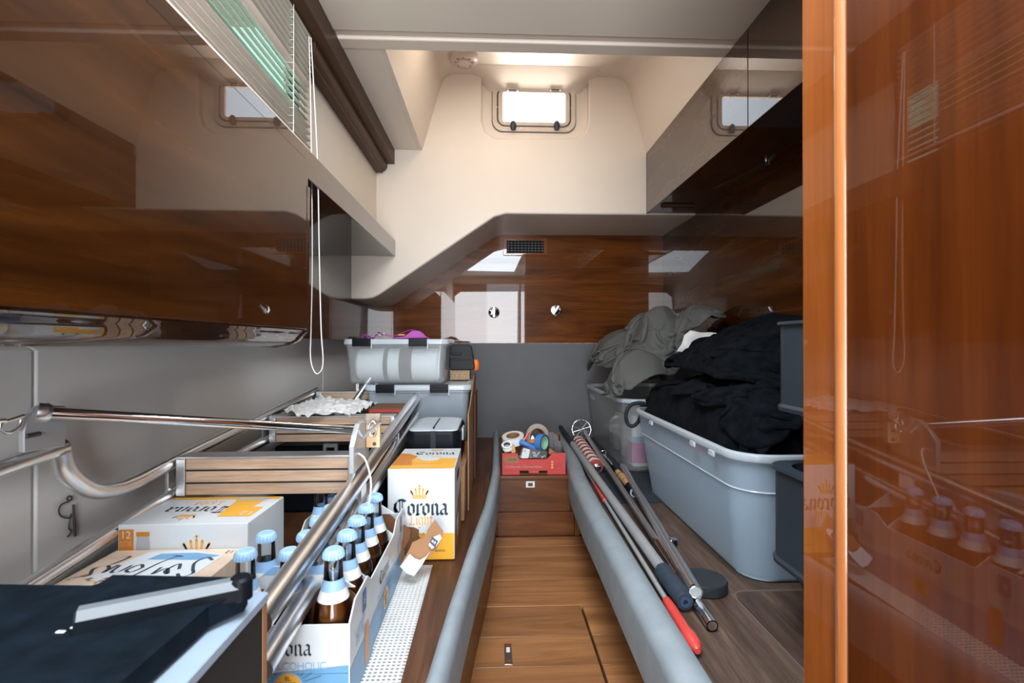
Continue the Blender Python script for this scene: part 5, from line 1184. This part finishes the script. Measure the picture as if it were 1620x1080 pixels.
# ================================================================== TUBS ON THE RIGHT BUNK
def lp2(cx, cy): return None
zr = CZ-.277
t1 = thing('storage_tub', 'large blue-clear plastic tub in front on the right bunk holding black fleece', 'tub', (.86, 1.65, BZ))
T1X0, T1X1, T1Y0, T1Y1 = .605, 1.105, 1.165, 2.10
cx1, cy1_ = (T1X0+T1X1)/2, (T1Y0+T1Y1)/2
tub(t1, cx1, cy1_, BZ+.0006, zr, .40, .82, T1X1-T1X0-.02, T1Y1-T1Y0-.02, .085, 'tote_clear', .013, .020, rimmat='tote_rim')
# moulded step line + rim clips
def lpw(w, d, z, r): return [(x, y, z) for x, y in rrect(cx1, cy1_, w, d, r, 6)]
zs = zr-.10; fw = (zs-BZ-.01)/(zr-.02-BZ-.01); W_, D_ = .40+(.48-.40)*fw, .82+(.915-.82)*fw
bm = BM(); loft(bm, [lpw(W_+.000, D_+.0, zs-.004, .085), lpw(W_+.008, D_+.008, zs, .088), lpw(W_+.003, D_+.003, zs+.003, .086)], False, False); obj('moulded_line', bm, 'tote_rim', t1, world=True)
for yy_, xx_ in ((1.42, T1X0-.013), (1.30, T1X0-.011), (1.80, T1X0-.013)):
    obj('rim_clip', box(BM(), (xx_-.001, yy_-.016, zr-.030), (xx_+.006, yy_+.016, zr-.014), .002, 1), 'tote_rim', t1, world=True)
obj('rim_clip', box(BM(), (.72, T1Y0-.014, zr-.034), (.74, T1Y0-.004, zr-.014), .002, 1), 'tote_rim', t1, world=True)
t2 = thing('storage_tub', 'white-clear plastic tub at the back of the right bunk holding grey canvas', 'tub', (.86, 2.7, BZ))
T2Y0, T2Y1 = 2.235, 3.14; cy2 = (T2Y0+T2Y1)/2
tub(t2, cx1-.01, cy2, MZ+.0006, CZ-.262, .42, .80, .48, T2Y1-T2Y0-.02, .085, 'tote_white', .012, .020, rimmat='tote_rim')
obj('side_handle', box(BM(), (.608, 2.92, CZ-.345), (.622, 3.02, CZ-.30), .004, 2), 'tote_rim', t2, world=True)
# things inside the rear tub
pkx, pky = .72, 2.36
wp_ = thing('washing_packet', 'white packet with pink print seen through the rear tub wall', 'packet', (pkx, pky, MZ+.01))
bm = BM(); loft(bm, [[(x, y, z) for x, y in rrect(pkx+.015, pky+.02, w, d, .02, 4)] for w, d, z in ((.10, .10, MZ+.012), (.12, .12, MZ+.02), (.12, .12, MZ+.22), (.09, .06, MZ+.26))]); obj('packet', bm, 'milk', wp_, world=True)
def pkq(w, h, z, mat, nm, e): return obj(nm, onto(quad(w, h), (pkx+.015, pky-.0405-e, z), (1, 0, 0), (0, 0, 1)), mat, wp_, 0, world=True)
pkq(.118, .10, MZ+.085, 'pink', 'pink_print', 0); pkq(.118, .026, MZ+.150, 'ink_blue', 'blue_stripe', 0)
obj('side_print', onto(quad(.118, .10), (pkx-.0455, pky+.02, MZ+.085), (0, -1, 0), (0, 0, 1)), 'pink', wp_, 0, world=True)
for k, (x, y, r_, h_) in enumerate(((.74, 2.58, .05, .22), (.73, 2.74, .045, .2), (.76, 2.92, .05, .18))):
    jb = thing('white_jug', ('white jug nearest the packet inside the rear tub', 'white jug in the middle inside the rear tub', 'white jug at the far end inside the rear tub')[k], 'jug', (x, y, MZ+.014))
    bm = BM(); lathe(bm, [(r_*.9, 0), (r_, .01), (r_, h_*.7), (r_*.5, h_*.88), (r_*.35, h_*.9), (r_*.35, h_)], 20); obj('jug', bm, 'milk', jb)
# stuff inside the front tub: folded pale paper + cup
it = thing('paper_bundle', 'pale folded papers seen dimly through the front tub wall', 'paper', (.72, 1.5, BZ+.02))
obj('sheets', box(BM(), (.685, 1.45, BZ+.05), (.72, 1.60, BZ+.16), .004, 1, rot=Matrix.Rotation(.2, 3, 'X')), 'milk', it, world=True)
it = thing('white_bowl', 'white bowl seen dimly through the front tub wall near its lower corner', 'bowl', (.80, 1.27, BZ+.02))
bm = BM(); lathe(bm, [(.03, .014), (.05, .03), (.062, .07), (.058, .07), (.045, .034), (.001, .02)], 24, Matrix.Translation((.80, 1.285, BZ+.012))); obj('bowl', bm, 'milk', it, world=True)

# grey bins stacked, mostly behind the door
def grey_bin(label, z0, z1, skirt, x0, y1, y0=.62):
    t = thing('grey_bin', label, 'bin', (.85, .85, z0)); cx, cy = (x0+1.09)/2, (y0+y1)/2; w, d = 1.09-x0, y1-y0
    lp = lambda w, d, z, r: [(x, y, z) for x, y in rrect(cx, cy, w, d, r, 5)]
    bm = BM(); loft(bm, [lp(w-.16, d-.14, z0, .04), lp(w-.15, d-.13, z0+.004, .045), lp(w-.05, d-.045, z1-skirt, .05)] +
        [lp(w-.055, d-.05, z1-skirt+.01, .05), lp(w-.06, d-.055, z1-.01, .048), lp(w-.17, d-.15, z0+.012, .04)]); obj('body', bm, 'bin_grey', t, 50, world=True)
    bm = BM(); loft(bm, [lp(w-.04, d-.035, z1-skirt+.004, .05), lp(w+.004, d+.004, z1-skirt, .055), lp(w+.006, d+.006, z1-skirt+.008, .055), lp(w-.004, d-.004, z1-skirt+.014, .052), lp(w-.004, d-.004, z1-.010, .052), lp(w+.008, d+.008, z1-.006, .056), lp(w+.006, d+.006, z1, .055), lp(w-.05, d-.045, z1, .05), lp(w-.05, d-.045, z1-.02, .05)], False, False)
    obj('skirt', bm, 'bin_grey', t, 30, world=True, label='deep moulded rim skirt'); return t
zb0 = BZ+.003
grey_bin('lower dark grey bin on the right bunk, mostly hidden by the near door', zb0, CZ-.255, .20, .588, 1.03)
grey_bin('upper dark grey bin stacked on the lower one, mostly hidden by the near door', CZ-.254, CZ+.045, .185, .600, 1.03)

# ================================================================== CLOTH
def drape(N, foot, shrink, Hf, iters, seed, drop=.05, amp=.05, clampx=(-9, 9), clampy=(-9, 9), fric=.55, z0=None):
    """tiny position-based cloth: an oversized sheet bunched over a height field"""
    r = np.random.RandomState(seed)
    u, v = np.meshgrid(np.linspace(0, 1, N), np.linspace(0, 1, N), indexing='ij')
    x = foot[0]+(foot[1]-foot[0])*u; y = foot[2]+(foot[3]-foot[2])*v
    for _ in range(5):
        a, b, c, d = r.uniform(3, 15, 2).tolist() + r.uniform(0, 6, 2).tolist()
        x = x + .012*np.sin(a*v*2+c); y = y + .012*np.sin(b*u*2+d)
    z = Hf(x, y) + drop
    for _ in range(9):
        a, b, c = r.uniform(-19, 19), r.uniform(-19, 19), r.uniform(0, 6.3); z = z + amp/3*np.sin(a*u+b*v+c)
    P = np.stack([x, y, z], -1); Q = P.copy()
    sx = (foot[1]-foot[0])/(N-1)/shrink; sy = (foot[3]-foot[2])/(N-1)/shrink; dg = math.hypot(sx, sy)
    cons = [((slice(0, -1), slice(None)), (slice(1, None), slice(None)), sx, 1), ((slice(None), slice(0, -1)), (slice(None), slice(1, None)), sy, 1),
            ((slice(0, -1), slice(0, -1)), (slice(1, None), slice(1, None)), dg, .7), ((slice(0, -1), slice(1, None)), (slice(1, None), slice(0, -1)), dg, .7),
            ((slice(0, -3), slice(None)), (slice(3, None), slice(None)), 3*sx, .12), ((slice(None), slice(0, -3)), (slice(None), slice(3, None)), 3*sy, .12)]
    for it in range(iters):
        V = (P-Q)*.93; Q = P.copy(); P = P+V; P[..., 2] -= .0009
        for _ in range(4):
            D = np.zeros_like(P)
            for A, B, L0, st_ in cons:
                d = P[B]-P[A]; l = np.sqrt((d**2).sum(-1, keepdims=True))+1e-9; c = d*(1-L0/l)*.25*st_
                D[A] += c; D[B] -= c
            P = P+D*.75
            h = Hf(P[..., 0], P[..., 1])+.004; m = P[..., 2] < h
            P[..., 2] = np.where(m, h, P[..., 2])
            for ax_ in (0, 1): P[..., ax_] = np.where(m, P[..., ax_]*(1-fric*.3)+Q[..., ax_]*fric*.3, P[..., ax_])
            P[..., 0] = np.clip(P[..., 0], *clampx); P[..., 1] = np.clip(P[..., 1], *clampy)
    return P
def cloth_obj(name, P, mat, parent, th=.003, sub=1, mats=None, label=None):
    N, M_ = P.shape[:2]; bm = BM(); vs = [[bm.verts.new(P[i, j]) for j in range(M_)] for i in range(N)]
    for i in range(N-1):
        for j in range(M_-1): bm.faces.new((vs[i][j], vs[i][j+1], vs[i+1][j+1], vs[i+1][j]))
    o = obj(name, bm, mat, parent, 0, world=True, label=label)
    o.data.polygons.foreach_set('use_smooth', [True]*len(o.data.polygons))
    m = o.modifiers.new('thick', 'SOLIDIFY'); m.thickness = th; m.offset = 0
    if sub: m = o.modifiers.new('smooth', 'SUBSURF'); m.levels = sub; m.render_levels = sub
    return o
def sup(x, y, cx, cy, rx, ry, p=2.5):
    q = np.clip(1-(np.abs((x-cx)/rx)**p+np.abs((y-cy)/ry)**p), 0, 1); return q**(1/p)
def ridg(x, y, seed, amp, sc):
    r = np.random.RandomState(seed); o = 0
    for _ in range(4):
        th = r.uniform(0, PI); f_ = sc*r.uniform(.6, 1.5); w = r.uniform(0, 6)
        t = (x*math.cos(th)+y*math.sin(th))*f_ + 1.1*np.sin((x*math.sin(th)-y*math.cos(th))*f_*.6+w)
        o = o + (1-np.abs(np.sin(t+w)))*amp/2
    return o
def HJ(x, y):
    base = np.where(x > .615, CZ-.30, BZ+.02)
    a = CZ-.31 + .30*sup(x, y, .80, 2.72, .25, .40, 2.2)
    b = CZ-.31 + .42*sup(x, y, .90, 2.62, .20, .32, 2.4)
    c = CZ-.31 + .455*sup(x, y, 1.04, 2.36, .14, .24, 2.4)
    d = CZ-.31 + .20*sup(x, y, .72, 2.40, .16, .22, 2.2)
    h = np.maximum(np.maximum(np.maximum(a, b), np.maximum(c, d)), base)
    return h + np.where(h > base+.01, ridg(x, y, 4, .075, 7), 0)
cj = thing('canvas_cover', 'crumpled grey canvas cover heaped on the rear tub of the right bunk', 'cloth', (.85, 2.6, CZ-.27))
P = drape(110, (.55, 1.12, 2.10, 3.05), .60, HJ, 110, 14, .06, .10, (.50, 1.118), (2.155, 3.165), z0=None)
cloth_obj('canvas', P, 'canvas_grey', cj, .004)
def HF(x, y):
    inside = (x > T1X0+.01) & (x < T1X1) & (y > T1Y0+.01) & (y < T1Y1)
    base = np.where(inside, CZ-.295, np.where((x > T1X0-.03), CZ-.277, BZ))
    return np.maximum(base, CZ-.30+.15*sup(x, y, .87, 1.62, .27, .48, 3.0)*(1+.0*x) + np.where(inside, ridg(x, y, 9, .03, 12), 0))
fl1 = thing('black_fleece', 'black fleece blanket filling the front tub up to its rim', 'blanket', (.86, 1.6, CZ-.3))
bm = BM(); n1, n2 = 34, 60; gx, gy = np.meshgrid(np.linspace(T1X0+.012, T1X1-.012, n1), np.linspace(T1Y0+.012, T1Y1-.012, n2), indexing='ij'); gz = HF(gx, gy)
ex = np.minimum(np.minimum(gx-T1X0, T1X1-gx), np.minimum(gy-T1Y0, T1Y1-gy)); gz = np.where(ex < .03, np.minimum(gz, CZ-.290), gz) - .002
vv = [[bm.verts.new((gx[i, j], gy[i, j], gz[i, j])) for j in range(n2)] for i in range(n1)]
for i in range(n1-1):
    for j in range(n2-1):
        if not ((i < 3 or i > n1-5) and (j < 5 or j > n2-7)): bm.faces.new((vv[i][j], vv[i][j+1], vv[i+1][j+1], vv[i+1][j]))
for v in [v for v in bm.verts if not v.link_faces]: bm.verts.remove(v)
obj('lower_layer', bm, 'fleece_black', fl1, 60, world=True)
P = drape(80, (.62, 1.10, 1.18, 2.09), .66, HF, 90, 21, .03, .06, (.612, 1.125), (1.175, 2.2))
cloth_obj('fleece', P, 'fleece_black', fl1, .008)
def HG(x, y):
    return np.maximum(CZ-.16+.06*sup(x, y, .9, 1.75, .34, .5), CZ-.16+.235*sup(x, y, .96, 1.78, .24, .36, 3.0)*np.clip(.42+.62*(x-.72)/.36, .3, 1.05)) + ridg(x, y, 2, .022, 9)
fl2 = thing('black_fleece', 'thick black fleece bundle heaped on top, nearest the end of the stacked grey bins', 'blanket', (.95, 1.8, CZ-.1))
P = drape(74, (.70, 1.12, 1.40, 2.12), .68, HG, 90, 33, .03, .06, (.66, 1.125), (1.28, 2.16))
cloth_obj('fleece', P, 'fleece_black', fl2, .014)
# white lining, flap and rope
wl_ = thing('white_cloth', 'small patch of white cloth between the grey canvas and the black fleece', 'cloth', atY(1100, 540, 2.2))
bm = BM(); rows = []
for k, (pa, pb, yy_) in enumerate((((1070, 556), (1098, 562), 2.125), ((1079, 545), (1108, 550), 2.135), ((1083, 532), (1122, 538), 2.142), ((1092, 523), (1140, 529), 2.148))):
    A2, B2 = atY(*pa, yy_), atY(*pb, yy_-.02); rows.append([bm.verts.new(A2.lerp(B2, q/6)+Vector((0, .006*math.sin(q*1.7+k), .003*math.sin(q+k)))) for q in range(7)])
for a_, b_ in zip(rows[:-1], rows[1:]):
    for q in range(6): bm.faces.new((a_[q], a_[q+1], b_[q+1], b_[q]))
o = obj('cloth', bm, 'lining_white', wl_, 60, world=True); m = o.modifiers.new('thick', 'SOLIDIFY'); m.thickness = .004
rp = thing('black_rope', 'black rope loop hanging over the rim between the two tubs', 'rope', atY(1010, 650, 2.14))
pts = [atY(1062, 646, 2.10), atY(1045, 642, 2.10), atY(1028, 640, 2.12), atY(1013, 637, 2.13), atY(999, 640, 2.13), atY(991, 652, 2.12), atY(992, 668, 2.12), atY(1000, 674, 2.11), atY(1009, 668, 2.11), atY(1015, 655, 2.11), atY(1024, 646, 2.11), atY(1042, 650, 2.09), atY(1050, 658, 2.06)]
sp = smoothp(pts, 9)
for q in range(3):
    bm = BM(); L = []
    for k, p in enumerate(sp):
        t_ = (sp[min(k+1, len(sp)-1)]-sp[max(k-1, 0)]).normalized(); s_ = t_.cross(Vector((0, 1, 0))).normalized(); w_ = t_.cross(s_); a_ = k*.75+q*2*PI/3
        L.append(p+(s_*math.cos(a_)+w_*math.sin(a_))*.0042)
    tube(bm, L, .0048, 6); obj('strand', bm, 'rope_black', rp, 60, world=True)
